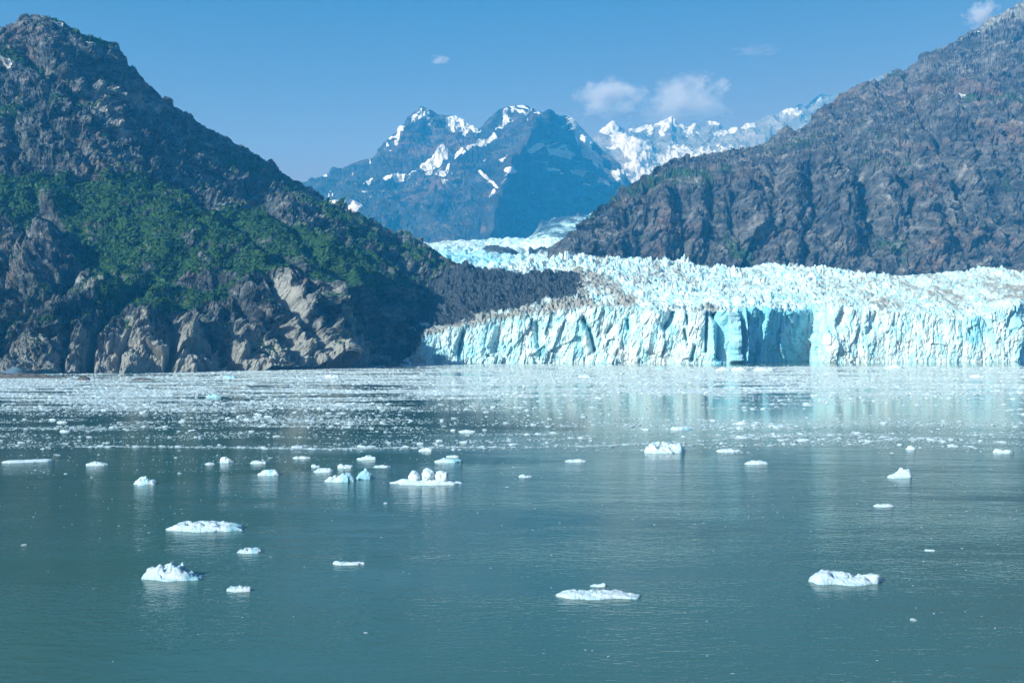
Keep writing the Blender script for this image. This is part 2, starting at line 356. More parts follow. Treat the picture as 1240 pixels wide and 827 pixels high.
    rib = [([(180, 398), (172, 425), (160, 455)], 14, 12), ([(225, 400), (222, 430), (228, 450)], 13, 16), ([(262, 402), (275, 420), (290, 430)], 9, 10),
           ([(60, 250), (55, 300), (35, 335)], 18, 20), ([(345, 350), (362, 385), (380, 410)], 12, 14), ([(385, 362), (408, 395), (405, 440)], 17, 24), ([(350, 400), (362, 440)], 10, 10), ([(440, 420), (436, 440)], 9, 12),
           ([(60, 380), (40, 420), (30, 450)], 20, 10), ([(50, 30), (60, 60), (80, 80)], 16, 10), ([(70, 395), (100, 360), (150, 350)], 10, 8), ([(300, 360), (310, 345), (330, 340)], 14, 8)]
    for pts, w, dep in rib:
        dd = dist_poly(MX, MY, pts); d += dep * np.exp(-(dd / w) ** 2) * edge
    d = np.where(MX > 560, d * 0.6, d)
    out = displaced(P, d, nrm); out[..., 2] = np.maximum(out[..., 2], -5)
    nn = normals(out); up = np.abs(nn[..., 2])
    vn = fbm(out, 38, 4, 0.6, seed=21)
    veg = greenzone * 0.95
    patches = [([(-400, 130), (0, 133), (22, 132)], 10), ([(20, 76), (50, 82)], 7), ([(0, 68), (30, 72)], 5), ([(0, 395), (25, 375), (60, 352)], 9), ([(0, 420), (10, 400)], 6), ([(75, 350), (95, 352), (110, 345)], 5),
               ([(120, 365), (140, 350), (160, 345)], 10), ([(90, 395), (105, 400)], 5), ([(30, 395), (60, 402)], 4), ([(150, 400), (160, 402)], 5), ([(5, 250), (90, 290), (130, 330)], 9),
               ([(230, 175), (330, 215), (370, 240)], 5), ([(330, 222), (400, 265), (480, 300), (530, 325)], 8), ([(430, 320), (500, 340), (520, 350)], 7), ([(390, 340), (440, 342)], 8), ([(60, 120), (120, 130)], 5), ([(70, 30), (110, 50), (140, 60)], 5)]
    for pts, w in patches:
        veg = np.maximum(veg, np.exp(-(dist_poly(MX, MY, pts) / w) ** 2) * 0.8)
    bare = [([(205, 230), (215, 245)], 8), ([(212, 285), (228, 292)], 9), ([(245, 310), (262, 330), (285, 345)], 10), ([(165, 320), (180, 325)], 8), ([(95, 340), (110, 325)], 9), ([(50, 250), (75, 285)], 14), ([(215, 340), (255, 345)], 8), ([(260, 250), (268, 250)], 5), ([(350, 300), (380, 320)], 8), ([(100, 225), (115, 232)], 5), ([(300, 275), (320, 290)], 7), ([(455, 330), (480, 335)], 8)]
    for pts, w in bare: veg = veg - np.exp(-(dist_poly(MX, MY, pts) / w) ** 2) * 0.75
    veg = veg + vn * 0.42 + (up - 0.55) * 0.9 + 0.07
    veg = np.where((MY > 440) | (out[..., 2] < 8), 0, veg); veg = np.clip(veg, 0, 1)
    veg = veg * (1 - sstep(545, 575, MX))
    pale = np.exp(-((out[..., 2] - 10) / 36.0) ** 2) * (0.55 + 0.4 * sstep(60, 150, MX))
    for pts, w in [([(325, 365), (345, 385), (352, 410)], 10), ([(405, 375), (420, 395)], 12), ([(165, 400), (155, 430)], 14), ([(230, 410), (235, 440)], 14), ([(30, 280), (25, 310)], 9), ([(120, 108), (190, 132)], 10), ([(110, 130), (150, 170)], 8), ([(490, 365), (520, 375)], 9)]:
        pale = np.maximum(pale, np.exp(-(dist_poly(MX, MY, pts) / w) ** 2) * 0.75)
    for pts, w in [([(335, 355), (350, 400), (370, 440)], 20), ([(395, 370), (415, 400), (420, 435)], 20)]: pale = np.maximum(pale, np.exp(-(dist_poly(MX, MY, pts) / w) ** 2) * 0.8)
    pale = pale * (1 - 0.6 * sstep(435, 465, MX)) * (1 - 0.7 * np.exp(-(dist_poly(MX, MY, [(235, 385), (275, 430)]) / 7) ** 2)) * (1 - 0.7 * np.exp(-(dist_poly(MX, MY, [(285, 375), (340, 425)]) / 8) ** 2))
    snow = np.zeros_like(veg)
    for pts, w in [([(-30, 74), (0, 76), (13, 81)], 4.5), ([(66, 31), (74, 34)], 3.2), ([(105, 53), (114, 55)], 3.2)]:
        snow = np.maximum(snow, np.exp(-(dist_poly(MX, MY, pts) / w) ** 2))
    o = grid_obj("mountain_left", out, M_left, {"veg": veg, "pale": np.clip(pale, 0, 1), "snow": snow}, smooth=False)
    tag(o, "steep rocky mountain with green scrub benches rising from the left shore", kind="structure")
    return out, veg, MX, MY, nr, o
ML = mountain_left()

# ------------------------------------------------------------------ mountain on the right
def mountain_right():
    base = 1600
    k0 = [(660, 322, 1610), (720, 340, 1620), (800, 350, 1640), (1000, 352, 1680), (1600, 356, 1750)]
    k1 = [(660, 310, 1640), (690, 292, 1645), (720, 292, 1680), (760, 290, 1700), (800, 285, 1720), (900, 275, 1740), (1000, 270, 1760), (1120, 262, 1780), (1240, 270, 1800), (1600, 250, 1850)]
    k2 = [(660, 308, 1660), (690, 288, 1680), (720, 270, 1725), (760, 246, 1780), (800, 230, 1810), (850, 222, 1840), (900, 218, 1850), (950, 208, 1860), (1000, 200, 1870), (1050, 197, 1880), (1100, 192, 1890), (1150, 170, 1910), (1240, 160, 1950), (1600, 120, 2000)]
    k3 = [(660, 306, 1680), (690, 285, 1700), (720, 263, 1765), (760, 235, 1840), (800, 214, 1900), (850, 203, 1960), (900, 194, 2010), (950, 182, 2040), (1000, 165, 2060), (1050, 150, 2090), (1100, 128, 2110), (1150, 108, 2140), (1240, 75, 2200), (1600, 0, 2300)]
    k4 = [(660, 304, 1700), (682, 292, 1710), (690, 284, 1720), (700, 271, 1740), (720, 258, 1790), (740, 242, 1840), (760, 226, 1890), (780, 213, 1930), (800, 203, 1980), (820, 196, 2020), (850, 190, 2080), (880, 182, 2120), (900, 180, 2150), (925, 174, 2180), (945, 160, 2200), (955, 152, 2200), (963, 158, 2210), (972, 157, 2220), (982, 150, 2230), (990, 139, 2240), (1005, 125, 2260), (1020, 115, 2280), (1040, 107, 2310), (1060, 102, 2330), (1078, 93, 2350), (1090, 85, 2370), (1100, 86, 2380), (1110, 77, 2400), (1140, 58, 2440), (1160, 48, 2480), (1180, 37, 2540), (1200, 24, 2600), (1220, 12, 2650), (1240, 2, 2700), (1600, -130, 2900)]
    P, MX, MY, nr = loft([k0, k1, k2, k3, k4], 664, 1420, 820, [80, 100, 80, 90], back=(700, 420, 12), smooth=3)
    nrm = normals(P); rid = np.arange(P.shape[0])[:, None]
    edge = (1 - 0.75 * np.exp(-((rid - nr) / 14.0) ** 2)) * sstep(668, 740, MX) * 0.9 + 0.1
    big = fbm(P, 260, 3, 0.5, seed=31) * 11
    chim = -(ridged(P, 80, 6, 0.58, stretch=(1, 1, 3.2), seed=41) - 0.9) * 6
    rd = (ridged(P, 60, 6, 0.6, seed=47) - 0.9) * 4 - (ridged(P, 36, 5, 0.6, seed=48, stretch=(1, 1, 1.4)) - 0.9) * 6
    f1, f2, cr = worley(P, 34, stretch=(1, 1, 1.8), seed=12); blk = (cr - 0.5) * 6 + (f2 - f1 - .3) * 4
    f1, f2, cr = worley(P, 12, stretch=(1, 1, 1.7), seed=14); blk2 = (cr - 0.5) * 4.5 - np.clip(0.18 - (f2 - f1), 0, 1) * 12 + fbm(P, 8, 3, 0.7, seed=20) * 2
    zz = P[..., 2] / 62 + fbm(P, 160, 4, 0.55, seed=58) * 1.1; ledge = (zz - np.floor(zz)); blk += -np.power(ledge, 2.5) * 13 + 4
    blk += facets(P, 62, (1, 1, 1.7), 23, 1.0, 0.28) * 0.6 + facets(P, 24, (1, 1, 1.6), 25, 1.1, 0.35) * 0.7; blk2 = blk2 * 0.5 + facets(P, 9.5, (1, 1, 1.4), 28, 1.2, 0.5) * 0.7
    a = R(-35); Q = P.copy(); Q[..., 0] = P[..., 0] * math.cos(a) - P[..., 2] * math.sin(a); Q[..., 2] = P[..., 0] * math.sin(a) + P[..., 2] * math.cos(a)
    sl = (ridged(Q, 50, 4, 0.5, stretch=(1, 1.5, 4), seed=51) - 0.8) * -9 * sstep(930, 1050, MX)
    crk = -np.clip(ridged(P, 34, 3, 0.6, stretch=(1, 1, 4.5), seed=57) - 1.15, 0, 1) * 16
    d = (big + chim + rd * 0.7 + sl + crk) * edge + (blk * 0.72 + blk2) * (0.4 + 0.6 * edge)
    wob = fbm(P, 50, 3, seed=17) * 5
    for pts, w, dep in [([(1108, 122), (1122, 150), (1132, 175), (1142, 205), (1158, 240), (1172, 258)], 4.0, 55), ([(1012, 190), (1035, 205), (1046, 235), (1045, 262)], 7, 50), ([(1080, 205), (1096, 225), (1100, 258)], 4, 36),
                        ([(818, 222), (824, 260), (826, 330)], 4, 34), ([(752, 250), (770, 280), (790, 312)], 4, 26), ([(888, 215), (884, 260), (905, 320)], 4, 30), ([(790, 240), (780, 275), (775, 310)], 3.5, 24),
                        ([(940, 205), (938, 255), (925, 300)], 5, 30), ([(858, 225), (862, 270), (852, 322)], 3.5, 22), ([(982, 210), (985, 260), (968, 330)], 4.5, 30), ([(1095, 85), (1100, 120)], 4, 30),
                        ([(1205, 230), (1222, 280), (1232, 325)], 6, 34), ([(1030, 290), (1045, 320)], 6, 20), ([(1010, 125), (1015, 150), (1040, 185)], 5, 24), ([(1180, 60), (1190, 110), (1180, 150)], 5, 26), ([(1150, 285), (1170, 330)], 5, 18)]:
        d -= dep * (0.8 if dep > 34 else 0.45) * np.exp(-(dist_poly(MX + wob, MY, pts) / w) ** 2) * edge
    for pts, w, dep in [([(1000, 200), (1020, 240), (1015, 300)], 16, 26), ([(1065, 215), (1075, 270)], 14, 22), ([(800, 240), (804, 300)], 12, 22), ([(905, 230), (920, 280)], 12, 18), ([(1120, 220), (1130, 300)], 24, 22), ([(845, 235), (845, 300)], 10, 16), ([(960, 220), (955, 300)], 13, 22), ([(1050, 110), (1060, 150)], 18, 20), ([(1120, 90), (1150, 150)], 16, 18)]:
        d += dep * np.exp(-(dist_poly(MX, MY, pts) / w) ** 2) * edge
    out = displaced(P, d, nrm)
    nn = normals(out); up = np.abs(nn[..., 2])
    vn = fbm(out, 90, 5, 0.65, seed=61)
    veg = np.zeros_like(vn)
    for pts, w in [([(720, 262), (760, 240), (800, 222), (830, 215), (860, 222), (900, 205)], 11), ([(1040, 197), (1075, 200), (1100, 202)], 5), ([(840, 215), (850, 240), (870, 265)], 6), ([(905, 180), (945, 185), (985, 170), (1010, 158)], 7), ([(1150, 240), (1170, 250)], 4),
                   ([(1060, 300), (1095, 320)], 6), ([(1082, 290), (1090, 312)], 4), ([(1110, 125), (1180, 122), (1240, 132)], 5), ([(880, 290), (905, 315)], 12), ([(1040, 150), (1065, 175)], 5), ([(1215, 225), (1225, 240)], 5), ([(1100, 150), (1118, 160)], 4), ([(760, 255), (790, 305)], 6), ([(1050, 108), (1090, 90)], 3)]:
        veg = np.maximum(veg, np.exp(-(dist_poly(MX, MY, pts) / w) ** 2) * 0.62)
    veg = np.clip(veg + vn * 0.24 + (up - 0.5) * 0.55 - 0.02, 0, 1)
    pale = np.clip(sstep(70, 20, MY) * 0.55 + vn * 0.12, 0, 1)
    for pts, w in [([(1205, 310), (1180, 325)], 8), ([(1140, 250), (1150, 270)], 6), ([(1070, 255), (1076, 275)], 4), ([(1110, 195), (1112, 210)], 4), ([(1000, 300), (1020, 310)], 6)]:
        pale = np.maximum(pale, np.exp(-(dist_poly(MX, MY, pts) / w) ** 2) * 0.5)
    snow = np.zeros_like(vn)
    for pts, w in [([(1160, 119), (1167, 117)], 1.6), ([(1181, 41), (1185, 40)], 1.4)]:
        snow = np.maximum(snow, np.exp(-(dist_poly(MX, MY, pts) / w) ** 2))
    o = grid_obj("mountain_right", out, M_right, {"veg": veg, "pale": pale, "snow": snow}, smooth=False)
    tag(o, "sheer brown and grey rock mountain behind the glacier on the right", kind="structure")
mountain_right()

# ------------------------------------------------------------------ twin peaked mountain up the valley
def mountain_middle():
    k0 = [(300, 330, 3900), (520, 320, 3900), (590, 310, 3850), (650, 305, 4300), (700, 300, 5000), (800, 290, 4950), (860, 290, 4950)]
    k1 = [(300, 290, 4500), (380, 262, 4500), (450, 268, 4350), (520, 268, 4300), (560, 262, 4250), (590, 255, 4150), (610, 250, 4200), (650, 258, 4650), (700, 258, 5100), (750, 245, 5060), (800, 240, 5000), (860, 250, 5000)]
    k2 = [(300, 270, 4800), (380, 235, 4800), (450, 225, 4700), (520, 205, 4700), (560, 195, 4700), (590, 188, 4650), (620, 185, 4500), (640, 190, 4550), (660, 195, 4750), (700, 210, 5150), (740, 222, 5100), (800, 238, 5020), (860, 248, 5020)]
    k3 = [(300, 255, 5000), (380, 222, 5000), (430, 205, 5000), (470, 180, 4950), (510, 150, 4950), (540, 160, 4950), (580, 170, 4950), (610, 158, 4900), (640, 152, 4850), (660, 150, 4800), (672, 160, 4850), (700, 180, 5100), (740, 208, 5120), (770, 226, 5080), (860, 246, 5040)]
    k4 = [(300, 240, 5150), (378, 220, 5150), (395, 210, 5150), (415, 203, 5150), (435, 193, 5150), (450, 190, 5150), (465, 172, 5150), (483, 158, 5150), (490, 145, 5150), (500, 136, 5150), (511, 128, 5150), (520, 133, 5150), (533, 140, 5150), (545, 143, 5150), (560, 148, 5150), (572, 155, 5150), (582, 155, 5150), (592, 143, 5130), (605, 134, 5100), (617, 130, 5080), (630, 128, 5050), (640, 128, 5030), (650, 134, 5010), (663, 136, 5000), (675, 140, 5050), (690, 144, 5150), (700, 152, 5210), (715, 166, 5200), (730, 180, 5180), (745, 197, 5160), (757, 210, 5140), (768, 222, 5130), (800, 236, 5100), (860, 245, 5080)]
    P, MX, MY, nr = loft([k0, k1, k2, k3, k4], 320, 850, 560, [40, 75, 65, 55], back=(1500, 900, 10), smooth=2)
    nrm = normals(P); rid = np.arange(P.shape[0])[:, None]
    edge = 1 - 0.75 * np.exp(-((rid - nr) / 11.0) ** 2)
    a = R(-38); Q = P.copy(); Q[..., 0] = P[..., 0] * math.cos(a) - P[..., 2] * math.sin(a); Q[..., 2] = P[..., 0] * math.sin(a) + P[..., 2] * math.cos(a)
    d = fbm(P, 700, 2, 0.5, seed=71) * 30 + (ridged(P, 300, 6, 0.55, seed=73) - 0.9) * 34 + facets(Q, 150, (1, 1, 2.4), 33, 1.1, .3) * 0.32 + facets(P, 60, (1, 1, 1.6), 35, 1.1, .3) * 0.32 + (ridged(Q, 160, 5, 0.55, stretch=(1, 1, 3.5), seed=75) - .9) * 16 + fbm(P, 60, 4, 0.6, seed=77) * 8
    d = d * edge
    out = displaced(P, d, nrm)
    for pts, w, dep in [([(664, 138), (650, 158), (632, 178), (624, 205), (606, 240), (600, 290)], 8, 110), ([(708, 160), (725, 195), (730, 240)], 7, 60), ([(740, 190), (752, 220)], 5, 40), ([(640, 132), (632, 150), (640, 170)], 5, 35), ([(520, 135), (500, 165), (460, 215), (430, 245)], 9, 50), ([(605, 134), (560, 200), (530, 260)], 10, 60)]:
        out[..., 1] -= dep * np.exp(-(dist_poly(MX + fbm(P, 220, 3, seed=79) * 7, MY, pts) / w) ** 2) * edge
    sn = fbm(out, 160, 5, 0.65, seed=81)
    snow = np.zeros_like(sn)
    SP = [([(545, 150), (560, 153), (575, 158)], 4.5), ([(553, 148), (565, 160), (562, 166)], 3), ([(512, 200), (530, 197), (540, 192)], 4.5), ([(515, 206), (525, 202)], 3), ([(465, 214), (485, 209)], 3), ([(490, 208), (505, 207)], 1.8), ([(479, 173), (490, 164)], 2.5), ([(483, 168), (495, 160)], 1.5),
          ([(620, 133), (632, 130), (640, 134), (642, 150)], 2.3), ([(622, 140), (636, 142), (648, 150)], 2.3), ([(607, 148), (615, 138)], 1.8), ([(648, 132), (655, 140)], 1.8), ([(570, 186), (580, 181), (598, 168)], 2.6), ([(555, 192), (562, 188)], 2.2),
          ([(645, 182), (655, 180), (680, 186), (700, 188)], 2.8), ([(655, 178), (668, 186), (690, 192)], 2), ([(608, 198), (614, 195)], 2.2), ([(612, 208), (622, 212)], 2), ([(585, 217), (600, 225)], 1.6), ([(690, 148), (700, 160), (715, 170)], 5), ([(700, 165), (715, 180), (735, 205), (760, 220)], 3.2), ([(695, 155), (705, 172), (720, 188)], 3),
          ([(388, 214), (395, 212)], 1.8), ([(402, 210), (406, 209)], 1.3), ([(396, 243), (410, 240), (413, 236)], 4), ([(424, 252), (436, 248)], 3), ([(395, 230), (397, 228)], 2), ([(410, 250), (414, 248)], 1.5), ([(445, 220), (450, 215)], 1.3), ([(500, 232), (508, 224)], 1), ([(690, 206), (705, 210)], 1.8), ([(665, 203), (680, 210)], 1.5), ([(705, 222), (712, 223)], 1.6), ([(722, 217), (735, 222)], 1.4), ([(510, 135), (513, 145)], 1), ([(738, 212), (752, 222)], 2)]
    for pts, w in SP: snow = np.maximum(snow, np.exp(-(dist_poly(MX + sn * 2.5, MY, pts) / (w * 1.0)) ** 2 * 0.7))
    sq = np.stack([(MX * 0.64 - MY * 0.77) * 0 + (MX * 0.62 + MY * 0.78), (MX * 0.78 - MY * 0.62), MX * 0], -1)
    st = fbm(sq, 7.0, 3, 0.6, stretch=(0.5, 3.2, 1), seed=85) + fbm(sq, 34, 3, 0.5, seed=86) * 0.9
    snow = np.maximum(snow, sstep(0.72, 0.9, st) * sstep(262, 205, MY) * 0.95)
    snow = np.clip(snow + np.clip(sn, 0, 1) * 0.12 * sstep(200, 140, MY), 0, 1)
    veg = np.clip(0.25 + fbm(out, 300, 4, seed=83) * 0.25, 0, 1) * sstep(200, 270, MY)
    o = grid_obj("mountain_middle", out, M_mid, {"veg": veg * 0.4, "pale": snow * 0, "snow": snow}, smooth=False)
    tag(o, "blue hazy twin peaked mountain streaked with snow beyond the glacier", kind="structure")
mountain_middle()

def mountain_far():
    k0 = [(640, 300, 8000), (760, 290, 8000), (860, 280, 8000), (1100, 280, 8200)]
    k1 = [(640, 215, 8500), (740, 212, 8500), (790, 222, 8450), (850, 200, 8600), (1100, 190, 8800)]
    k2 = [(640, 190, 8900), (740, 185, 8900), (770, 185, 8700), (800, 180, 8900), (860, 172, 9000), (930, 165, 9100), (1000, 145, 9200), (1100, 130, 9200)]
    k3 = [(640, 175, 9300), (700, 172, 9300), (720, 164, 9300), (733, 152, 9300), (741, 149, 9300), (752, 155, 9300), (760, 158, 9300), (770, 155, 9400), (782, 150, 9500), (793, 154, 9400), (800, 148, 9300), (808, 144, 9300), (814, 139, 9300), (820, 148, 9300), (832, 154, 9300), (840, 150, 9300), (848, 153, 9300), (858, 149, 9300), (866, 151, 9300), (880, 161, 9300), (893, 157, 9300), (910, 150, 9300), (925, 143, 9300), (940, 139, 9300), (955, 133, 9300), (968, 125, 9300), (975, 128, 9300), (985, 118, 9300), (994, 113, 9300), (1005, 116, 9300), (1100, 80, 9300)]
    k0, k1, k2, k3 = [[(a, b, c * 0.74) for a, b, c in k] for k in (k0, k1, k2, k3)]
    P, MX, MY, nr = loft([k0, k1, k2, k3], 650, 1090, 420, [30, 50, 50], back=(1200, 700, 6), smooth=1)
    nrm = normals(P); rid = np.arange(P.shape[0])[:, None]
    edge = 1 - 0.7 * np.exp(-((rid - nr) / 4.0) ** 2)
    d = (ridged(P, 500, 6, 0.6, seed=91) - 0.9) * 45 + (ridged(P, 150, 5, 0.6, seed=93) - 0.9) * 16
    out = displaced(P, d * edge, nrm)
    sn = fbm(out, 260, 5, 0.65, seed=95)
    snow = 0.37 + sn * 0.42 + sstep(170, 145, MY) * 0.08 - sstep(865, 910, MX) * 0.10
    for pts, w in [([(748, 168), (768, 185), (780, 205), (775, 222)], 12), ([(765, 158), (785, 152)], 5), ([(885, 162), (912, 152)], 3), ([(812, 145), (800, 160)], 4), ([(730, 160), (745, 155)], 5), ([(770, 178), (795, 190)], 7)]:
        snow = np.maximum(snow, np.exp(-(dist_poly(MX, MY, pts) / w) ** 2) * 1.0)
    o = grid_obj("mountain_far", out, M_far, {"veg": snow * 0, "pale": snow * 0, "snow": np.clip(snow, 0, 1)})
    tag(o, "row of pale snow covered peaks on the skyline far behind", kind="structure")
mountain_far()

# ------------------------------------------------------------------ glacier
G = bpy.data.objects.new("glacier", None); COL.objects.link(G); G.location = (0, 1090, 0)
tag(G, "broad white and blue tidewater glacier ending in an ice cliff at the water", "glacier")
def glacier():
    WY = [(430, 1010), (490, 1072), (520, 1088), (600, 1098), (700, 1098), (800, 1092), (872, 1088), (900, 1100), (1000, 1132), (1060, 1140), (1150, 1150), (1200, 1160), (1235, 1168), (1245, 1195), (1280, 1200), (1500, 1260)]
    TOP = [(430, 436), (470, 428), (490, 418), (510, 404), (540, 397), (560, 394), (600, 385), (640, 379), (680, 374), (720, 371), (760, 372), (800, 377), (850, 379), (870, 376), (885, 379), (905, 372), (925, 374), (955, 378), (975, 371), (985, 366), (1000, 374), (1020, 370), (1040, 374), (1080, 377), (1120, 380), (1160, 388), (1190, 384), (1215, 374), (1240, 368), (1500, 365)]
    CR = [(430, 375), (500, 352), (530, 340), (555, 325), (580, 320), (620, 317), (650, 313), (700, 310), (740, 312), (800, 316), (850, 321), (900, 325), (1000, 328), (1100, 329), (1240, 332), (1500, 335)]
    pxs = sorted(set([a for a, b in WY] + [a for a, b in TOP] + [a for a, b in CR]))
    f = lambda L, p: float(np.interp(p, [a for a, b in L], [b for a, b in L]))
    k0 = [(p, HOR + (HC + 3) * F / f(WY, p), f(WY, p)) for p in pxs]
    k1 = [(p, f(TOP, p), f(WY, p) + 7) for p in pxs]
    Yc = lambda p: float(np.interp(p, [430, 560, 700, 800, 1500], [1230, 1280, 1420, 1480, 1600]))
    k2 = [(p, f(TOP, p) * 0.45 + f(CR, p) * 0.55, (f(WY, p) + 7) * 0.45 + Yc(p) * 0.55) for p in pxs]
    k3 = [(p, f(CR, p), Yc(p)) for p in pxs]
    nc = 1120
    P, MX, MY, nr = loft([k0, k1, k2, k3], 440, 1380, nc, [92, 150, 110], back=(110, 50, 16), smooth=0)
    r1 = 92
    row = np.arange(P.shape[0])[:, None] * np.ones((1, P.shape[1]))
    # smooth the front line a little sideways
    Q = P.copy()
    for _ in range(3): Q[:, 1:-1] = (Q[:, :-2] + 2 * Q[:, 1:-1] + Q[:, 2:]) / 4
    P = Q
    on_top = sstep(r1 - 2, r1 + 8, row)
    # the freshly calved bay: a sawtooth of pillars stepping back to the right
    mb = MX + (MY - 400) * 0.16 + fbm(P, 16, 3, 0.6, seed=99) * 2.5
    bay = np.interp(mb, [878, 884, 888, 893, 898, 904, 907, 914, 921, 925, 944, 949, 976, 983, 990, 1002], [0, 6, 1, 5, 9, 8, 3, 9, 16, 10, 30, 27, 62, 60, 34, 0]) * sstep(r1 + 95, r1 + 2, row)
    P[..., 0] += bay * (P[..., 0] / P[..., 1]); P[..., 1] += bay
    # --- cliff: fluted, fractured ice pushed in and out horizontally
    du = np.gradient(P[40], axis=0); hn = np.stack([du[:, 1], -du[:, 0]], -1); hn /= np.linalg.norm(hn, axis=1)[:, None] + 1e-9
    for _ in range(6): hn[1:-1] = (hn[:-2] + hn[1:-1] * 2 + hn[2:]) / 4
    hn = np.repeat(hn[None], P.shape[0], 0)
    fresh_m = np.exp(-((MX - 935) / 52.0) ** 4) * (row < r1 + 6)
    calm = 1 - 0.55 * sstep(1040, 1080, MX) * sstep(1230, 1200, MX)
    a = R(14); Qs = P.copy(); Qs[..., 0] = P[..., 0] - P[..., 2] * math.tan(a) * np.where(MX < 860, 1.0, 0.4)
    flute = (ridged(Qs, 34, 5, 0.55, stretch=(1, 1, 3.2), seed=101) - 0.9) * 2.4
    lump = fbm(P, 26, 4, 0.55, seed=103) * 2.4
    f1, f2, cr = worley(Qs, 9.5, stretch=(1, 1.3, 2.2), seed=21); blk = (cr - 0.5) * 2.8
    f1, f2, cr = worley(Qs, 4.2, stretch=(1, 1.3, 1.8), seed=22); blk2 = (cr - 0.5) * 1.5
    blk = blk * 0.35 + facets(Qs, 17, (1, 1.3, 2.2), 43, 0.9, 0.3) * 0.55 + facets(Qs, 7, (1, 1.3, 2.2), 45, 1.1, 0.35) * 0.42; blk2 = blk2 * 0.35 + facets(P, 3.2, (1, 1, 1.3), 47, 1.2, 0.5) * 0.42
    dc = ((flute + blk) * calm + lump + blk2) * (1 - 0.9 * np.exp(-((MX - 893) / 14.) ** 4)) * (1 - 0.25 * fresh_m)
    dc = dc - np.clip(ridged(Qs, 10, 3, 0.6, stretch=(1, 1, 4.5), seed=105) - 1.1, 0, 1) * 5
    for pts, w, dep in [([(815, 378), (812, 388), (806, 396)], 5, 16), ([(706, 386), (714, 398)], 3.0, 11), ([(714, 400), (720, 424)], 3.2, 14), ([(760, 388), (761, 398)], 2, 8), ([(650, 392), (652, 420)], 3, 9), ([(832, 378), (833, 392)], 2, 9), ([(829, 400), (832, 412)], 2, 9),
                        ([(857, 375), (856, 425)], 2.2, 12), ([(868, 380), (875, 395), (872, 432)], 4, 18), ([(842, 420), (838, 436)], 2.5, 9), ([(862, 378), (866, 384)], 4, 10), ([(1188, 378), (1197, 392)], 2, 8), ([(1175, 400), (1177, 404)], 2, 6), ([(1228, 380), (1222, 395)], 3, 10), ([(1240, 425), (1250, 436)], 7, 7), ([(605, 400), (600, 425)], 4, 8), ([(560, 405), (556, 430)], 4, 7), ([(1000, 375), (1006, 400)], 4, 12), ([(1020, 380), (1018, 390)], 4, 9),
                        ([(740, 395), (735, 402)], 3, 8), ([(1060, 385), (1050, 405)], 4, 6)]:
        dc -= dep * np.exp(-(dist_poly(MX, MY, pts) / w) ** 2)
    for pts, w, dep in [([(886, 380), (888, 436)], 3.5, 14), ([(903, 378), (899, 436)], 3, 13), ([(862, 395), (864, 432)], 3.5, 8), ([(790, 385), (780, 430)], 9, 6), ([(1000, 405), (1010, 420)], 10, 8), ([(735, 420), (745, 438)], 9, 6)]:
        dc += dep * np.exp(-(dist_poly(MX, MY, pts) / w) ** 2)
    out = P.copy()
    side = (1 - on_top)
    out[..., :2] += hn * (dc * (0.12 + 0.88 * side) * (0.3 + 0.7 * sstep(-1, 6, row)) * np.exp(-np.clip(row - r1, 0, 99) / 6.0))[..., None]
    # --- surface: seracs and crevasses
    dx = P[..., 0]; dy = P[..., 1]
    def pin(scale, seed, st=(1, 1)):
        W2 = np.stack([P[..., 0] + fbm(P, 18, 2, seed=seed) * 4, P[..., 1] + fbm(P, 18, 2, seed=seed + 5) * 4, P[..., 2] * 0], -1)
        f1, f2, cr = worley(W2, scale, stretch=(st[0], st[1], 50), seed=seed)
        return np.clip(1 - f1 * 1.25, 0, 1) ** 0.8 * (0.45 + 0.9 * cr), cr, f2 - f1
    p1, c1, e1 = pin(8.5, 33, (1.0, 1.3)); p2, c2, e2 = pin(3.9, 35, (0.9, 1.2))
    rough = 1.0 - 0.45 * sstep(960, 1100, MX) - 0.15 * sstep(500, 600, -MX)
    rough = rough * np.where(MX < 720, 1 - 0.3 * np.clip(poly_soft(MX, MY, [(400, 300), (560, 318), (700, 314), (704, 345), (680, 368), (560, 387), (500, 405), (400, 460)], 8), 0, 1), 1)
    var = np.clip(1 + fbm(P, 60, 3, 0.6, stretch=(1.8, 1, 1), seed=112) * 1.1, 0.35, 1.9); rough = rough * var
    ser = (p1 * 6.5 + p2 * 4.6 - 4) * rough - np.clip(0.14 - e1, 0, 1) * 14 * rough + fbm(P, 5.5, 3, 0.6, seed=113) * 1.6
    mor = np.clip(poly_soft(MX, MY, [(400, 300), (560, 318), (700, 314), (704, 345), (680, 368), (560, 387), (500, 405), (400, 460)], 8), 0, 1) * (MX < 720)
    ser = ser * (1 - 0.6 * mor) + mor * ((ridged(P, 30, 5, 0.6, seed=116) - 0.9) * 5 + fbm(P, 6, 4, 0.7, seed=118) * 2.6)
    hill = fbm(P, 95, 3, 0.5, seed=111) * 9 + (ridged(P, 60, 3, stretch=(2.5, 1, 1), seed=114) - 0.8) * 3.5
    fade = sstep(r1, r1 + 14, row)
    out[..., 2] += (ser * (0.25 + 0.75 * fade) + hill * fade) * on_top
    out[..., 0] += on_top * fbm(P, 9, 3, seed=115) * 1.5; out[..., 1] += on_top * fbm(P, 9, 3, seed=117) * 2.5
    jag = (np.clip(p2 * 7 - 3, -4, 7) + fbm(P, 12, 3, seed=119) * 3) * sstep(r1 - 14, r1, row) * (1 - fade) * 0.7
    out[..., 2] += jag
    tongue = (MY < 345) * 1.0
    # moraine rubble at the mountain foot, its colour darkened to carry the mountain's shadow
    n1 = fbm(out, 30, 4, 0.6, seed=121)
    poly = [(400, 300), (545, 316), (580, 322), (640, 324), (690, 324), (704, 332), (702, 345), (696, 358), (680, 368), (640, 371), (600, 378), (560, 387), (525, 396), (508, 404), (500, 420), (497, 445), (400, 460)]
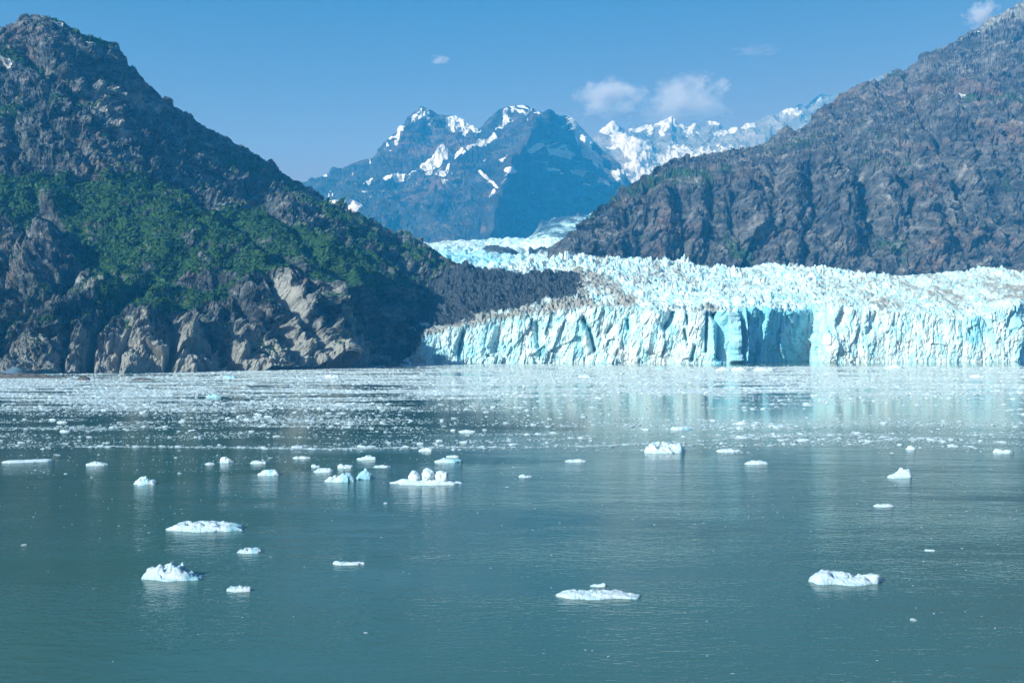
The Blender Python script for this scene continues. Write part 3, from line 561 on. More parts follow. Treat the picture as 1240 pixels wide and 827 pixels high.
    deb_shade = np.clip(0.5 + poly_soft(MX + n1 * 9, MY + n1 * 4, poly, 11), 0, 0.79)
    dirt = np.zeros_like(deb_shade)
    for pts, w, s in [([(700, 330), (705, 365), (670, 376), (560, 392), (510, 405)], 9, 0.62), ([(715, 335), (745, 352), (765, 368)], 9, 0.52), ([(770, 378), (840, 382), (870, 376)], 5, 0.35), ([(700, 365), (760, 378)], 9, 0.45), ([(500, 415), (508, 445)], 13, 0.75), ([(1130, 352), (1170, 375), (1150, 384)], 10, 0.40), ([(1200, 350), (1240, 356), (1300, 350)], 10, 0.44), ([(745, 428), (770, 432)], 9, 0.5),
                      ([(990, 432), (1080, 434)], 5, 0.5), ([(830, 425), (845, 436)], 5, 0.40), ([(1100, 360), (1060, 372)], 8, 0.26), ([(1210, 384), (1222, 400)], 7, 0.35), ([(1225, 425), (1205, 436)], 8, 0.4), ([(1140, 425), (1150, 432)], 6, 0.36), ([(730, 322), (800, 335), (900, 345)], 14, 0.12), ([(1000, 345), (1240, 340)], 16, 0.20), ([(510, 420), (540, 430)], 10, 0.4)]:
        dirt = np.maximum(dirt, s * np.exp(-(dist_poly(MX + n1 * 4, MY, pts) / w) ** 2))
    dirt = dirt + n1 * 0.06 + 0.37 * on_top + 0.05 * fbm(out, 8, 3, seed=129) + 0.26 * on_top * fbm(P, 50, 3, 0.6, stretch=(0.45, 2.5, 1), seed=130)
    fr = fresh_m * 0.75 + 0.55 * np.exp(-((MX - 870) / 16.) ** 2) * (row < r1)
    for pts, w in [([(815, 380), (810, 396)], 5), ([(706, 386), (720, 424)], 3), ([(1170, 380), (1190, 395), (1180, 410)], 10), ([(1240, 420), (1240, 436)], 8), ([(1235, 375), (1225, 400)], 6), ([(1000, 380), (1006, 398)], 5), ([(760, 385), (760, 398)], 4)]:
        fr = np.maximum(fr, 0.6 * np.exp(-(dist_poly(MX, MY, pts) / w) ** 2) * (row < r1 + 3))
    lightblue = np.clip(0.22 * sstep(720, 520, MX) * (row < r1) + np.clip(0.12 - p2 * 0.3, 0, .12) * on_top, 0, 1)
    fr = np.clip(np.maximum(fr, lightblue + n1 * 0.08), 0, 1)
    at = {"fresh": fr, "dirt": np.clip(dirt, 0, 1), "debris_shade": deb_shade}
    h, w = P.shape[:2]
    cell_row = np.arange(h - 1)[:, None] * np.ones((1, w - 1)); dark = (deb_shade[:-1, :-1] > 0.5)
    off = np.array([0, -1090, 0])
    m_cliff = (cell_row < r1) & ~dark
    for nm, msk, lab in [("ice_cliff", m_cliff, "sheer calving front of fluted white and blue ice above the water"), ("crevassed_surface", (cell_row >= r1) & ~dark, "crevassed white upper surface of jagged ice pinnacles"), ("moraine", dark, "rubble covered ice below the left mountain, coloured dark as if in its shadow")]:
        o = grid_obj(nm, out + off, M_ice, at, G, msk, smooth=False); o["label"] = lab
glacier()

def upper_ice():
    off = np.array([0, -1090, 0])
    # lower tongue coming round behind the left mountain
    k = [[(460, 345, 1480), (800, 340, 1580)], [(460, 322, 1620), (560, 322, 1640), (640, 319, 1660), (720, 316, 1660), (800, 322, 1650)],
         [(460, 302, 2100), (560, 306, 2100), (620, 308, 2080), (700, 310, 1800), (760, 316, 1750), (800, 324, 1750)],
         [(460, 296, 2700), (520, 295, 2700), (560, 292, 2700), (620, 289, 2700), (660, 290, 2650), (690, 292, 2300), (720, 302, 1800), (760, 318, 1760), (800, 330, 1760)]]
    P, MX, MY, nr = loft(k, 470, 790, 420, [30, 80, 60], back=(250, 60, 6), smooth=3)
    f1, f2, cr = worley(np.stack([P[..., 0], P[..., 1], P[..., 2] * 0], -1), 22, stretch=(1, 1.6, 50), seed=44)
    out = P.copy(); sc = sstep(3200, 1600, P[..., 1]) * 0.6 + 0.5
    out[..., 2] += (np.clip(1 - f1 * 1.1, 0, 1) * (0.4 + cr) * 11 + fbm(P, 14, 3, seed=131) * 4 + fbm(P, 120, 2, seed=133) * 10 - 4) * sc
    n1 = fbm(out, 80, 4, 0.6, seed=135)
    fr = np.clip(0.6 * np.exp(-((MY - 313) / 6.5) ** 2) * sstep(680, 560, MX) + n1 * 0.1, 0, 1)
    dirt = np.clip(0.26 * np.exp(-((MY - 296) / 5.) ** 2) * sstep(640, 540, MX) + 0.30 + 0.32 * np.exp(-(dist_poly(MX, MY, [(600, 306), (660, 308), (760, 318)]) / 4) ** 2), 0, 1)
    deb_shade = np.zeros_like(fr)
    for pts, w in [([(642, 308), (680, 306), (720, 309), (765, 317)], 3.0), ([(770, 316), (795, 320)], 3.0)]: deb_shade = np.maximum(deb_shade, 0.8 * np.exp(-(dist_poly(MX, MY, pts) / w) ** 2))
    out[..., 2] += deb_shade * 9
    o = grid_obj("upper_tongue", out + off, M_ice, {"fresh": fr, "dirt": dirt, "debris_shade": deb_shade}, G, smooth=False); o["label"] = "upper ice stream curving out of the valley behind the dark moraine"
    # side glacier falling between the middle and right mountains
    k = [[(600, 300, 2900), (760, 300, 2900)], [(610, 290, 3200), (650, 290, 3200), (760, 285, 3200)], [(600, 298, 3400), (640, 291, 3500), (652, 280, 3500), (668, 272, 3550), (690, 268, 3600), (760, 268, 3700)],
         [(600, 299, 3500), (636, 292, 3600), (648, 279, 3700), (656, 266, 3800), (664, 268, 3850), (680, 262, 3900), (700, 260, 3900), (720, 260, 3950), (760, 262, 4000)]]
    P, MX, MY, nr = loft(k, 606, 756, 200, [20, 50, 40], back=(400, 160, 5), smooth=2)
    f1, f2, cr = worley(np.stack([P[..., 0], P[..., 1], P[..., 2] * 0], -1), 40, stretch=(1, 1.6, 50), seed=46)
    out = P.copy(); out[..., 2] += np.clip(1 - f1 * 1.1, 0, 1) * (0.4 + cr) * 9 + fbm(P, 30, 4, seed=141) * 5 - 5
    dirt = np.clip(0.42 + fbm(out, 90, 4, seed=143) * 0.2, 0, 1)
    o = grid_obj("valley_icefall", out + off, M_ice, {"fresh": dirt * 0 + 0.25, "dirt": dirt, "debris_shade": 0.60 + fbm(out, 120, 3, seed=144) * 0.3}, G, smooth=False); o["label"] = "grey white icefall dropping between the twin peaked mountain and the right mountain"
    # rounded dirty ice mound
    for (cx, cy, Y, wx, hz, dep, db, lab) in [(660, 306, 2150, 62, 20, 60, 0.12, "rounded grey white ice mound behind the moraine"), (606, 307, 2020, 50, 11, 40, 0.72, "low dark rubble mound left of the grey ice mound")]:
        u = np.linspace(0, 2 * np.pi, 90); v = np.linspace(0, 1, 26); U, V = np.meshgrid(u, v)
        rx = wx / 2 / F * Y; c0 = world(np.array(cx), np.array(cy + 4), Y)
        X = c0[0] + np.cos(U) * V * rx; Yy = c0[1] + np.sin(U) * V * dep; Z = c0[2] + np.sqrt(np.clip(1 - V ** 3, 0, 1)) * hz / F * Y
        Pm = np.stack([X, Yy, Z], -1); w = np.cos(U * 1.0); Pm[..., 2] += (fbm(Pm, 14, 4, 0.6, seed=151) * 5 + np.cos(U) * V * (8 if db < .5 else -6)) * (1 - V ** 6); Pm[:, -1] = Pm[:, 0]
        Pm[..., 2] = np.where(V > 0.98, c0[2] - 30, Pm[..., 2])
        Pm[:, -1] = Pm[:, 0]
        A = np.full(U.shape, 1.0)
        o = grid_obj("ice_mound", Pm + off, M_ice, {"fresh": A * 0, "dirt": A * (0.36 if db < .5 else 0.6), "debris_shade": A * db}, G, smooth=False); o["label"] = lab
upper_ice()

# ------------------------------------------------------------------ instancing helper for uncountable stuff
def stuff_instances(name, pts, scl, rot, idx, sources):
    me = bpy.data.meshes.new(name); n = len(pts); me.vertices.add(n); me.vertices.foreach_set("co", pts.astype(np.float32).ravel())
    a = me.attributes.new("scl", 'FLOAT_VECTOR', 'POINT'); a.data.foreach_set("vector", scl.astype(np.float32).ravel())
    a = me.attributes.new("rotv", 'FLOAT_VECTOR', 'POINT'); a.data.foreach_set("vector", rot.astype(np.float32).ravel())
    a = me.attributes.new("idx", 'INT', 'POINT'); a.data.foreach_set("value", idx.astype(np.int32))
    o = bpy.data.objects.new(name, me); COL.objects.link(o)
    c = bpy.data.collections.new(name + "_pieces")
    for s in sources: c.objects.link(s)
    g = bpy.data.node_groups.new(name, 'GeometryNodeTree')
    g.interface.new_socket("Geometry", in_out='INPUT', socket_type='NodeSocketGeometry'); g.interface.new_socket("Geometry", in_out='OUTPUT', socket_type='NodeSocketGeometry')
    gi = g.nodes.new("NodeGroupInput"); go = g.nodes.new("NodeGroupOutput"); ip = g.nodes.new("GeometryNodeInstanceOnPoints"); ci = g.nodes.new("GeometryNodeCollectionInfo")
    ci.inputs[0].default_value = c; ci.inputs[1].default_value = True; ci.inputs[2].default_value = True
    def na(nm, ty): x = g.nodes.new("GeometryNodeInputNamedAttribute"); x.data_type = ty; x.inputs[0].default_value = nm; return [q for q in x.outputs if q.enabled and q.name == 'Attribute'][0]
    L = g.links.new
    L(gi.outputs[0], ip.inputs["Points"]); L(ci.outputs[0], ip.inputs["Instance"]); ip.inputs["Pick Instance"].default_value = True
    L(na("idx", 'INT'), ip.inputs["Instance Index"]); L(na("rotv", 'FLOAT_VECTOR'), ip.inputs["Rotation"]); L(na("scl", 'FLOAT_VECTOR'), ip.inputs["Scale"])
    L(ip.outputs[0], go.inputs[0])
    md = o.modifiers.new("scatter", 'NODES'); md.node_group = g
    return o
def blob_mesh(name, sub, seed, mat, squash=1.0, jag=0.3, flat=False):
    import bmesh
    bm = bmesh.new(); bmesh.ops.create_icosphere(bm, subdivisions=sub, radius=1.0)
    P = np.array([v.co[:] for v in bm.verts]); d = 1 + fbm(P, 0.9, 3, 0.6, seed=seed) * jag * 2
    for v, k in zip(bm.verts, d): v.co *= float(k); v.co.z *= squash
    for f in bm.faces: f.smooth = not flat
    me = bpy.data.meshes.new(name); bm.to_mesh(me); bm.free(); me.materials.append(mat)
    return me

# alder scrub on the left mountain (nobody could count it)
def scrub():
    out, veg, MX, MY, nr, mo = ML
    v = veg[:nr - 1, :-1]; m = (MX[:nr - 1, :-1] > -40) & (v > 0.42)
    r, c = np.nonzero(m); pr = sstep(0.40, 0.8, v[r, c])
    e1 = out[r + 1, c] - out[r, c]; e2 = out[r, c + 1] - out[r, c]; area = np.linalg.norm(np.cross(e1, e2), axis=1)
    p = pr * area * 0.20; k = rng.random(len(p)) < np.clip(p, 0, 1); r, c = r[k], c[k]; n = len(r)
    a = rng.random((n, 1)); b = rng.random((n, 1))
    pts = out[r, c] + (out[r + 1, c] - out[r, c]) * a + (out[r, c + 1] - out[r, c]) * b
    s = np.clip(np.exp(rng.normal(-0.1, 0.45, n)), 0.45, 2.6)
    scl = np.stack([s * rng.uniform(.9, 1.3, n), s * rng.uniform(.9, 1.3, n), s * np.where(rng.random(n) < 0.08, 2.0, rng.uniform(.4, .85, n))], -1)
    rot = np.stack([rng.normal(0, .2, n), rng.normal(0, .2, n), rng.uniform(0, 6.28, n)], -1)
    pts = pts + np.array([0, 0, 0.3])
    src = []
    for i in range(4):
        me = blob_mesh("scrub_clump", 1, 200 + i * 3, M_leaf, 0.8, 0.38, flat=True); src.append(bpy.data.objects.new("scrub_clump", me))
    o = stuff_instances("alder_scrub", pts, scl, rot, rng.integers(0, 4, n), src)
    tag(o, "dense green alder scrub covering the benches of the left mountain", "scrub", kind="stuff")
    print("scrub", n)
scrub()

# ------------------------------------------------------------------ floating ice
def at_water(px, py): Y = HC * F / (py - HOR); return (px - CX) / F * Y, Y
def berg_mesh(name, w, h, dep, prof, seed, blue=None, nt=64, nr=18, ruff=1.0, lobes=0.16):
    """w, h, dep in metres; prof = crest height along x, 0..1; blue = (x0, x1) range of blue ice, -1..1"""
    u = np.linspace(0, 2 * np.pi, nt, endpoint=False); v = np.concatenate([np.linspace(0, 1, nr) ** 0.8, [1.01, 0.97]])
    U, V = np.meshgrid(u, v); c = np.stack([np.cos(U), np.sin(U), U * 0], -1)
    Rr = 1 + fbm(c, 0.7, 4, 0.6, seed=seed) * lobes * 1.6
    x = np.cos(U) * V * Rr; y = np.sin(U) * V * Rr
    pa = np.array(prof); pr = np.interp(np.clip(x * 0.5 + 0.5, 0, 1), np.linspace(0, 1, len(pa)), pa)
    yy = np.clip(np.abs(y - 0.1) / 0.95, 0, 1); z = pr * np.sqrt(np.clip(1 - yy ** 3.4, 0, 1)) * (1 - np.clip(V, 0, 1) ** 14) ** 0.5
    P = np.stack([x * w / 2, y * dep / 2, z * h], -1)
    nz = fbm(P, 0.16 * w ** 0.6 * h ** 0.4 + 0.2, 4, 0.62, seed=seed + 9) * h * 0.22 * min(ruff, 1.4); nz2 = (ridged(P, h * 0.9 + 0.2, 3, seed=seed + 4) - 0.8) * h * 0.16 * min(ruff, 1.3)
    fs = 0.35 * w ** 0.5 * h ** 0.5 + 0.15; nz = nz * 0.5 + np.clip(facets(P, fs, (1.2, 1, 1), int(seed * 7) % 50, 1.5, 0.7) * 0.75, -h * .25, h * .16) * ruff + np.clip(facets(P, fs * .4, (1.2, 1, 1), int(seed * 9) % 50, 1.5, 0.7) * 0.7, -h * .14, h * .08) * min(ruff, 1.2)
    damp = np.clip(1 - V, 0, 1) ** 0.22
    P[..., 2] += (nz + nz2) * damp; P[..., 0] += fbm(P, 0.5 * h + .3, 2, seed=seed + 2) * h * 0.12; P[..., 1] += fbm(P, 0.5 * h + .3, 2, seed=seed + 3) * h * 0.12
    P[..., 2] = np.maximum(P[..., 2], 0.05 + 0.10 * h)
    P[-2, :, 2] = -0.15; P[-1, :, 2] = -0.6
    P = np.concatenate([P, P[:, :1]], 1)
    bl = np.zeros(P.shape[:2])
    if blue: xx = np.concatenate([x, x[:, :1]], 1); bl = np.clip(sstep(blue[0] - .12, blue[0] + .12, xx) * sstep(blue[1] + .12, blue[1] - .12, xx) + fbm(P, h, 2, seed=seed + 1) * 0.3, 0, 1) * 0.85
    bl = np.maximum(bl, 0.45 * sstep(0.25 * h, 0.0, P[..., 2]))          # wave washed rim is clear blue ice
    return P, bl
def berg(name, label, px0, px1, top, base, prof, blue=None, depth=0.45, ruff=1.0, seed=None, cat="iceberg", nt=64, nr=18, lobes=0.16, parent=None, rot=None, mat=None):
    top += 0.8 if base - top < 9 else 0
    xm, Y = at_water((px0 + px1) / 2, base); w = (px1 - px0) / F * Y; dep = max(w * depth, 0.5); Y += dep / 2
    h = (base - top) / F * Y - dep * HC / Y * 0.9; h = max(h * (0.72 if base - top < 12 else 0.86), w * 0.035, 0.12)
    seed = seed if seed is not None else int(px0 * 7 + base) % 997 / 7.0
    P, bl = berg_mesh(name, w, h, dep, prof, seed, blue, nt, nr, ruff, lobes)
    o = grid_obj(name, P, mat or M_berg, {"blue": bl}); o.location = ((px0 + px1) / 2 * Y / F - CX * Y / F, Y, 0)
    o.rotation_euler[2] = rot if rot is not None else random.uniform(-0.12, 0.12)
    if label: tag(o, label, cat)
    return o, w, h, dep, Y

berg("iceberg", "longest flat white floe at left, blue right tip, small spike on its back", 204, 294, 629, 644.5, [.3, .75, .9, 1, .95, 1, .95, .9, .8, .7, .35], (0.7, 1.0), 0.42)
berg("iceberg", "domed lumpy white berg at lower left with a low bluish tail to the right", 173, 244, 681, 704, [.35, .75, .9, 1, 1.15, 1.0, .9, .55, .3, .28], (0.62, 1.1), 0.5, 1.5)
berg("ice_floe", "small white floe with blue notch below the longest flat floe", 286, 317, 661, 670.5, [.3, .6, .9, .8, 1, .95, .8], (0.3, 0.7), 0.5, cat="ice floe")
berg("ice_floe", "small knobbly white floe right of the domed lumpy berg", 272, 305, 708, 717, [.4, .9, .6, 1, .7, 1, .8], None, 0.4, 1.6, cat="ice floe")
berg("ice_floe", "thin white floe with rounded left end, alone in open water left of centre", 404, 439, 677, 684.5, [1, 1.05, .8, .6, .7, .6, .75, .9], None, 0.28, 0.9, cat="ice floe")
berg("iceberg", "longest flat white floe at lower centre, tapering to a point at right", 675, 774, 711, 726.5, [.6, .9, 1, .9, .75, .8, .9, .85, .7, .5, .2], None, 0.36, 0.9, lobes=0.28)
berg("ice_floe", "small tilted pale chip just behind the flat floe at lower centre", 716, 734, 703.5, 711, [.4, .6, .7, 1, 1.1], None, 0.4, 0.6, cat="ice floe")
berg("iceberg", "sloping white berg at lower right with high left peak and round knob at right end", 980, 1071, 686, 709, [.25, .8, 1, .85, .72, .68, .6, .45,   .35, .65, .55], None, 0.4, 1.0, lobes=0.12)
# the floe that carries three round heads
o, w, h, dep, Y = berg("iceberg", "flat white floe carrying three round ice heads in the middle of the water", 474, 563, 577, 587.5, [.4, .8, 1, 1, 1, 1, .9, .7, .5, .4], None, 0.36, 1.0, nt=72)
for kx, kr, kz in ((501, 7.2, 4.5), (518, 7.8, 7.5), (535.5, 8.0, 5.5)):
    me = blob_mesh("ice_head", 4, kx * 0.31, M_berg, 1.05, 0.13); r = kr / F * Y
    at_ = me.attributes.new("blue", 'FLOAT', 'POINT')
    kb = bpy.data.objects.new("ice_head", me); COL.objects.link(kb); kb.parent = o
    kb.location = ((kx - CX) / F * Y - o.location.x, random.uniform(-.3, .3), h * 0.55 + kz / F * Y); kb.scale = (r, r * 0.95, r * 1.0)
berg("ice_floe", "flat bluish floe just behind the floe with three heads", 527, 560, 552.5, 560.5, [.4, .9, 1, 1, .95, .7], (0.1, 1.1), 0.5, cat="ice floe")
berg("ice_floe", "thin white floe touching the back of the flat bluish floe", 540, 557, 549.5, 554, [.6, 1, .9, .5], None, 0.4, cat="ice floe")
berg("ice_floe", "white floe with a blue right flank left of the small pyramid", 393, 429, 571, 584, [.2, .35, .5, .6, .95, 1, .9, .6], (0.25, 1.1), 0.5, cat="ice floe")
berg("iceberg", "small blue white pyramid of ice left of the three headed floe", 432, 453, 567, 580.5, [.3, .7, 1.1, .8, .4], (-1, 1), 0.6, 0.7)
L = [("white floe behind the floe with a blue flank, second left of the small pyramid", 380, 405, 564.5, 572), ("low white floe directly behind the small blue white pyramid", 408, 428, 559.5, 567), ("lumpy white floe with blue edge, left part of the floe cluster", 313, 339, 565.5, 576),
     ("thin white floe just above the lumpy floe of the left cluster", 302, 323, 555.5, 561.5), ("flat white floe under the long white drift line left of centre", 355, 375, 550.5, 555.5), ("tiny white floe between two larger ones of the left cluster", 376, 388, 560.5, 565.5),
     ("two lobed flat floe above the small pyramid", 433, 457, 549, 557), ("very thin white floe right of the small pyramid", 453, 472, 561.5, 566), ("upright blue white lump at the far left part of the floe cluster", 265, 281, 550, 560.5),
     ("small low floe beside the upright blue white lump", 247, 260, 558, 562.5), ("lumpy white berg with peak and blue hollow, alone at far left", 163, 188, 574.5, 587.5), ("flat white floe between the long strip at the left edge and the lone lumpy berg", 104, 130, 557, 564),
     ("small white floe right of centre, on the dark water under the white line", 686, 709, 554, 559.5), ("tiny white floe right of the three headed floe", 629, 643, 572.5, 578), ("long ragged white floe below the drift line right of the rubble floe", 902, 929, 554.5, 562.5),
     ("white floe between the rubble floe and the ragged floe", 869, 896, 540.5, 547.5), ("flat thin white floe alone at right, above the sloping berg", 1059, 1082, 608, 614), ("white floe with raised left end near the right edge", 1205, 1226, 540.5, 548.5),
     ("small upright ice lump at right, above the peaked berg", 1098, 1108, 536.5, 544.5), ("tiny flat floe at lower right", 1120, 1132, 663.5, 667.5), ("small white floe on the drift line above the three headed floe", 508, 525, 540, 546.5),
     ("white floe with dark blue right end in the calm reflections", 811, 837, 515, 520.5), ("small white floe in the calm reflections right of the blue ended floe", 888, 903, 508.5, 514), ("thin white floe in the dark water left of the ice reflections", 556, 574, 519, 523.5),
     ("turquoise twin lump in the dense brash at left", 250, 268, 475.5, 481), ("flat turquoise floe in the brash near the left shore", 270, 287, 452.5, 458), ("white ragged floe in the brash before the ice cliff at right", 1072, 1094, 440, 446.5),
     ("white floe at the foot of the ice cliff left of the blue bay", 868, 884, 442.5, 448.5), ("white floe at the foot of the blue bay, second from left", 886, 904, 442, 449), ("low white floe at the foot of the blue bay, third from left", 914, 938, 443, 449),
     ("dark blue ice chunk at the foot of the cliff left of the blue bay", 795, 806, 441.5, 446.5), ("small white floe in the brash left of centre", 393, 411, 451.5, 457.5), ("short white floe in the brash before the middle of the cliff", 700, 716, 452, 457), ("little floe in the dark calm band at left", 72, 84, 519, 523), ("second little floe in the dark calm band at left", 68, 81, 508, 512),
     ("small floe at the upper right, in the brash", 1175, 1192, 452, 457)]
for i, (lab, a, b, t, bs) in enumerate(L):
    pf = [[.4, .9, .7, 1, .8, .5], [.6, 1, .8, .6, .7, .4], [.3, .6, .9, 1, .7, .5], [.5, .8, 1, .9, .6, .7]][i % 4]
    bl = None
    if "turquoise" in lab: bl = (-1, 1)
    elif "dark blue ice" in lab: bl = (-1.2, 1.2)
    elif "blue" in lab and "right end" in lab: bl = (0.3, 1.1)
    elif "blue hollow" in lab or "blue edge" in lab: bl = (0.0, 0.35)
    if "peak" in lab or "upright" in lab: pf = [.3, .6, .8, 1.0, .6, .5, .3]
    if "raised left" in lab: pf = [.8, 1, .5, .45, .5, .4]
    tallish = "peak" in lab or "upright" in lab
    berg("iceberg" if tallish else "ice_floe", lab, a, b, t, bs, pf, bl, 0.6 if tallish else 0.45, 1.2, cat="iceberg" if tallish else "ice floe", nt=40, nr=10)
berg("ice_floe", "long thin strip of white ice lying aslant at the left edge", 4, 61, 554.5, 560, [.8, 1, .9, .9, .8, .9, 1, .9, 1.1, 1], None, 0.30, 0.8, cat="ice floe", rot=0.30)
berg("iceberg", "large rubbly white floe on the drift line with a dark blue right end", 780, 828, 536, 549, [.6, .8, .95, 1, .9, 1, .95, 1, .9, .8], (0.78, 1.1), 0.7, 2.2, nt=90, nr=26)
berg("iceberg", "peaked white berg with low left arm, at right in the open water", 1075, 1106, 563.5, 579, [.2, .3, .35, .6, 1.0, .95, .85, .5], None, 0.45, 0.6)

# stones and a gravel bar off the left shore
M_stone, _t, _b = new_mat("wet_shore_rock"); _n3 = N(_t)
_t.links.new(_n3.mix(_n3.noise(_n3.coords(), 0.6, 6, 0.7), (0.035, 0.032, 0.03), (0.17, 0.14, 0.115)), _b.inputs["Base Color"]); _b.inputs["Roughness"].default_value = 0.8
berg("gravel_bar", "low dark gravel bar along the shore at far left", -60, 82, 452.5, 458, [.5, .7, .8, 1, .8, .9, .6, .4, .2], None, 0.18, 1.5, cat="gravel bar", mat=M_stone)
berg("shore_rock", "brown rock standing in the brash beyond the end of the gravel bar", 94, 108, 453, 460.5, [.3, .7, 1, .9, .4], None, 0.7, 1.5, cat="rock", mat=M_stone)
berg("dark_floe", "long flat dirt covered ice floe in the brash near the left shore", 152, 186, 456, 460.5, [.2, .3, .6, 1, 1, .8, .4], None, 0.4, 0.8, cat="ice floe", mat=M_stone)
berg("shore_rock", "dark rubble heap in the water where mountain and glacier meet", 466, 487, 438, 444, [.3, .8, 1, .7, .8, .4], None, 0.6, 1.5, cat="rock", mat=M_stone)

# ------------------------------------------------------------------ brash ice: the 300 that show largest are objects, the rest is stuff
ANCHORS = [(32, 557, "the long thin strip at the left edge"), (117, 561, "the flat floe right of the left edge strip"), (175, 582, "the lone lumpy berg at far left"), (262, 558, "the upright lump of the left cluster"), (326, 571, "the lumpy floe with blue edge"),
           (411, 578, "the floe with a blue flank"), (444, 553, "the two lobed flat floe"), (518, 580, "the three headed floe"), (544, 557, "the flat bluish floe"), (697, 557, "the small floe right of centre"), (804, 546, "the rubbly floe on the drift line"), (915, 559, "the long ragged floe"),
           (1090, 573, "the peaked berg at right"), (1070, 611, "the flat thin floe at right"), (1215, 545, "the floe near the right edge")]
def brash():
    n = 3000000
    # sample in map space so that near and far both get pieces, then weight by real area
    py = HOR + np.exp(rng.uniform(math.log(27.0), math.log(420), n)); px = rng.uniform(-60, 1300, n)
    Y = HC * F / (py - HOR); X = (px - CX) / F * Y
    Jac = (Y / F) * (Y * Y / (HC * F)) * (py - HOR)                    # area per sample in map units
    area = Jac * 1360 * math.log(420 / 27.0) / n
    P = np.stack([X, Y, X * 0], -1)
    n_lo = fbm(P, 60, 4, 0.6, stretch=(3.5, 1, 1), seed=301); n_hi = fbm(P, 14, 4, 0.65, stretch=(4, 1, 1), seed=303)
    wavy = 7.0 * fbm(P, 150, 3, stretch=(1.6, 1, 1), seed=305)
    q = py + wavy * 0.6
    left = sstep(560, 420, px)
    D = np.zeros(n)
    D += 0.50 * sstep(441, 447, q) * sstep(492, 464, q)                                       # dense band under the cliffs
    D += 0.21 * sstep(462, 470, q) * sstep(545, 480, q) * (0.7 + 0.5 * left)                   # thinning out
    D += 0.10 * sstep(505, 515, q) * sstep(552, 535, q)
    D += 0.20 * np.exp(-((q - 532) / 5.) ** 2) * sstep(840, 930, px)                           # band at right
    D += 0.10 * np.exp(-((q - 470) / 10.) ** 2) * sstep(500, 450, px)
    D *= np.clip(1 + n_lo * 1.6 + n_hi * 2.2, 0.02, 3.5)
    D *= 1 - 0.75 * np.exp(-((q - 503) / 5.) ** 2) * sstep(760, 640, px) - 0.0
    D *= 1 - 0.7 * np.exp(-((q - 513) / 9.) ** 2) * sstep(480, 560, px) * sstep(760, 690, px)
    D *= 1 - 0.85 * np.exp(-((q - 521) / 5.) ** 2) * sstep(930, 1010, px)
    D *= 1 - 0.55 * sstep(470, 480, q) * sstep(520, 510, q) * sstep(600, 760, px)
    for pts, w, s in [([(100, 541), (300, 543), (400, 545), (500, 543), (620, 543), (720, 541), (800, 537), (880, 533)], 0.9, 0.8), ([(0, 505), (120, 504), (240, 506), (330, 510), (420, 508), (560, 512), (650, 516)], 0.6, 0.22), ([(60, 517), (160, 519), (240, 524)], 0.6, 0.15),
                      ([(880, 531), (1000, 527), (1080, 531), (1240, 538)], 2.0, 0.45), ([(380, 521), (560, 517), (760, 515)], 0.6, 0.12), ([(0, 533), (90, 529), (140, 531)], 0.8, 0.25), ([(650, 529), (720, 527), (780, 529)], 0.7, 0.2)]:
        D = np.maximum(D, s * np.exp(-(dist_poly(px, py + wavy * 0.3, pts) / w) ** 2) * np.clip(1 + n_hi * 1.2, 0.1, 3))
    cl = np.zeros(n)
    for cx, cy, rx, ry, s in [(205, 568, 30, 5, 0.03), (230, 570, 40, 4, 0.06), (330, 558, 120, 9, 0.035), (60, 548, 60, 6, 0.04), (55, 572, 20, 4, 0.03), (850, 546, 60, 6, 0.03), (1070, 540, 60, 4, 0.02), (420, 552, 80, 6, 0.05), (900, 620, 60, 20, 0.0015)]:
        cl = np.maximum(cl, s * np.exp(-((px - cx) / rx) ** 2 - ((py - cy) / ry) ** 2))
    D = D + cl * np.clip(1 + n_hi * 2, 0, 3) + 0.0014 * sstep(540, 560, py) * (py < 640) + 0.0016 * (py >= 560)
    D *= np.where((px > 790) & (py < 443.5 + n_hi), 0.02, 1)                                  # open lead before the blue bay
    shore = np.interp(px, [a for a, b in SH], [b for a, b in SH]); shore = np.where(px > 490, np.interp(px, [490, 880, 960, 1300], [1075, 1085, 1150, 1180]), shore)
    D *= (Y < shore - 2)
    k = rng.random(n) < np.clip(D * area * 4.6, 0, 1)
    X, Y, px, py = X[k], Y[k], px[k], py[k]; m = len(X)
    s = 0.09 + rng.pareto(2.5, m) * 0.10; s = np.clip(s, 0.09, 1.0)
    s = np.where(Y < 250, np.clip(s * 0.45, 0.10, 0.42), s)
    ht = s * rng.uniform(0.18, 0.5, m)
    scl = np.stack([s * rng.uniform(0.9, 1.7, m), s * rng.uniform(.7, 1.2, m), ht], -1)
    rot = np.stack([rng.normal(0, .12, m), rng.normal(0, .12, m), rng.uniform(-.5, .5, m)], -1)
    pts = np.stack([X, Y, ht * 0.3], -1); idx = rng.integers(0, 6, m)
    meshes = [blob_mesh("ice_fragment", 1 if i < 4 else 2, 400 + i * 5.3, M_brash, 1.0, 0.30, flat=True) for i in range(6)]
    order = np.argsort(-(scl[:, 0] * (scl[:, 2] + 0.15)) / Y ** 2); inside = (px[order] > 4) & (px[order] < 1236); order = order[inside]; order = np.concatenate([order[py[order] > 548][:190], order[py[order] <= 548]]); big = order[:300]; rest = np.setdiff1d(np.arange(m), big)
    cnt = 0
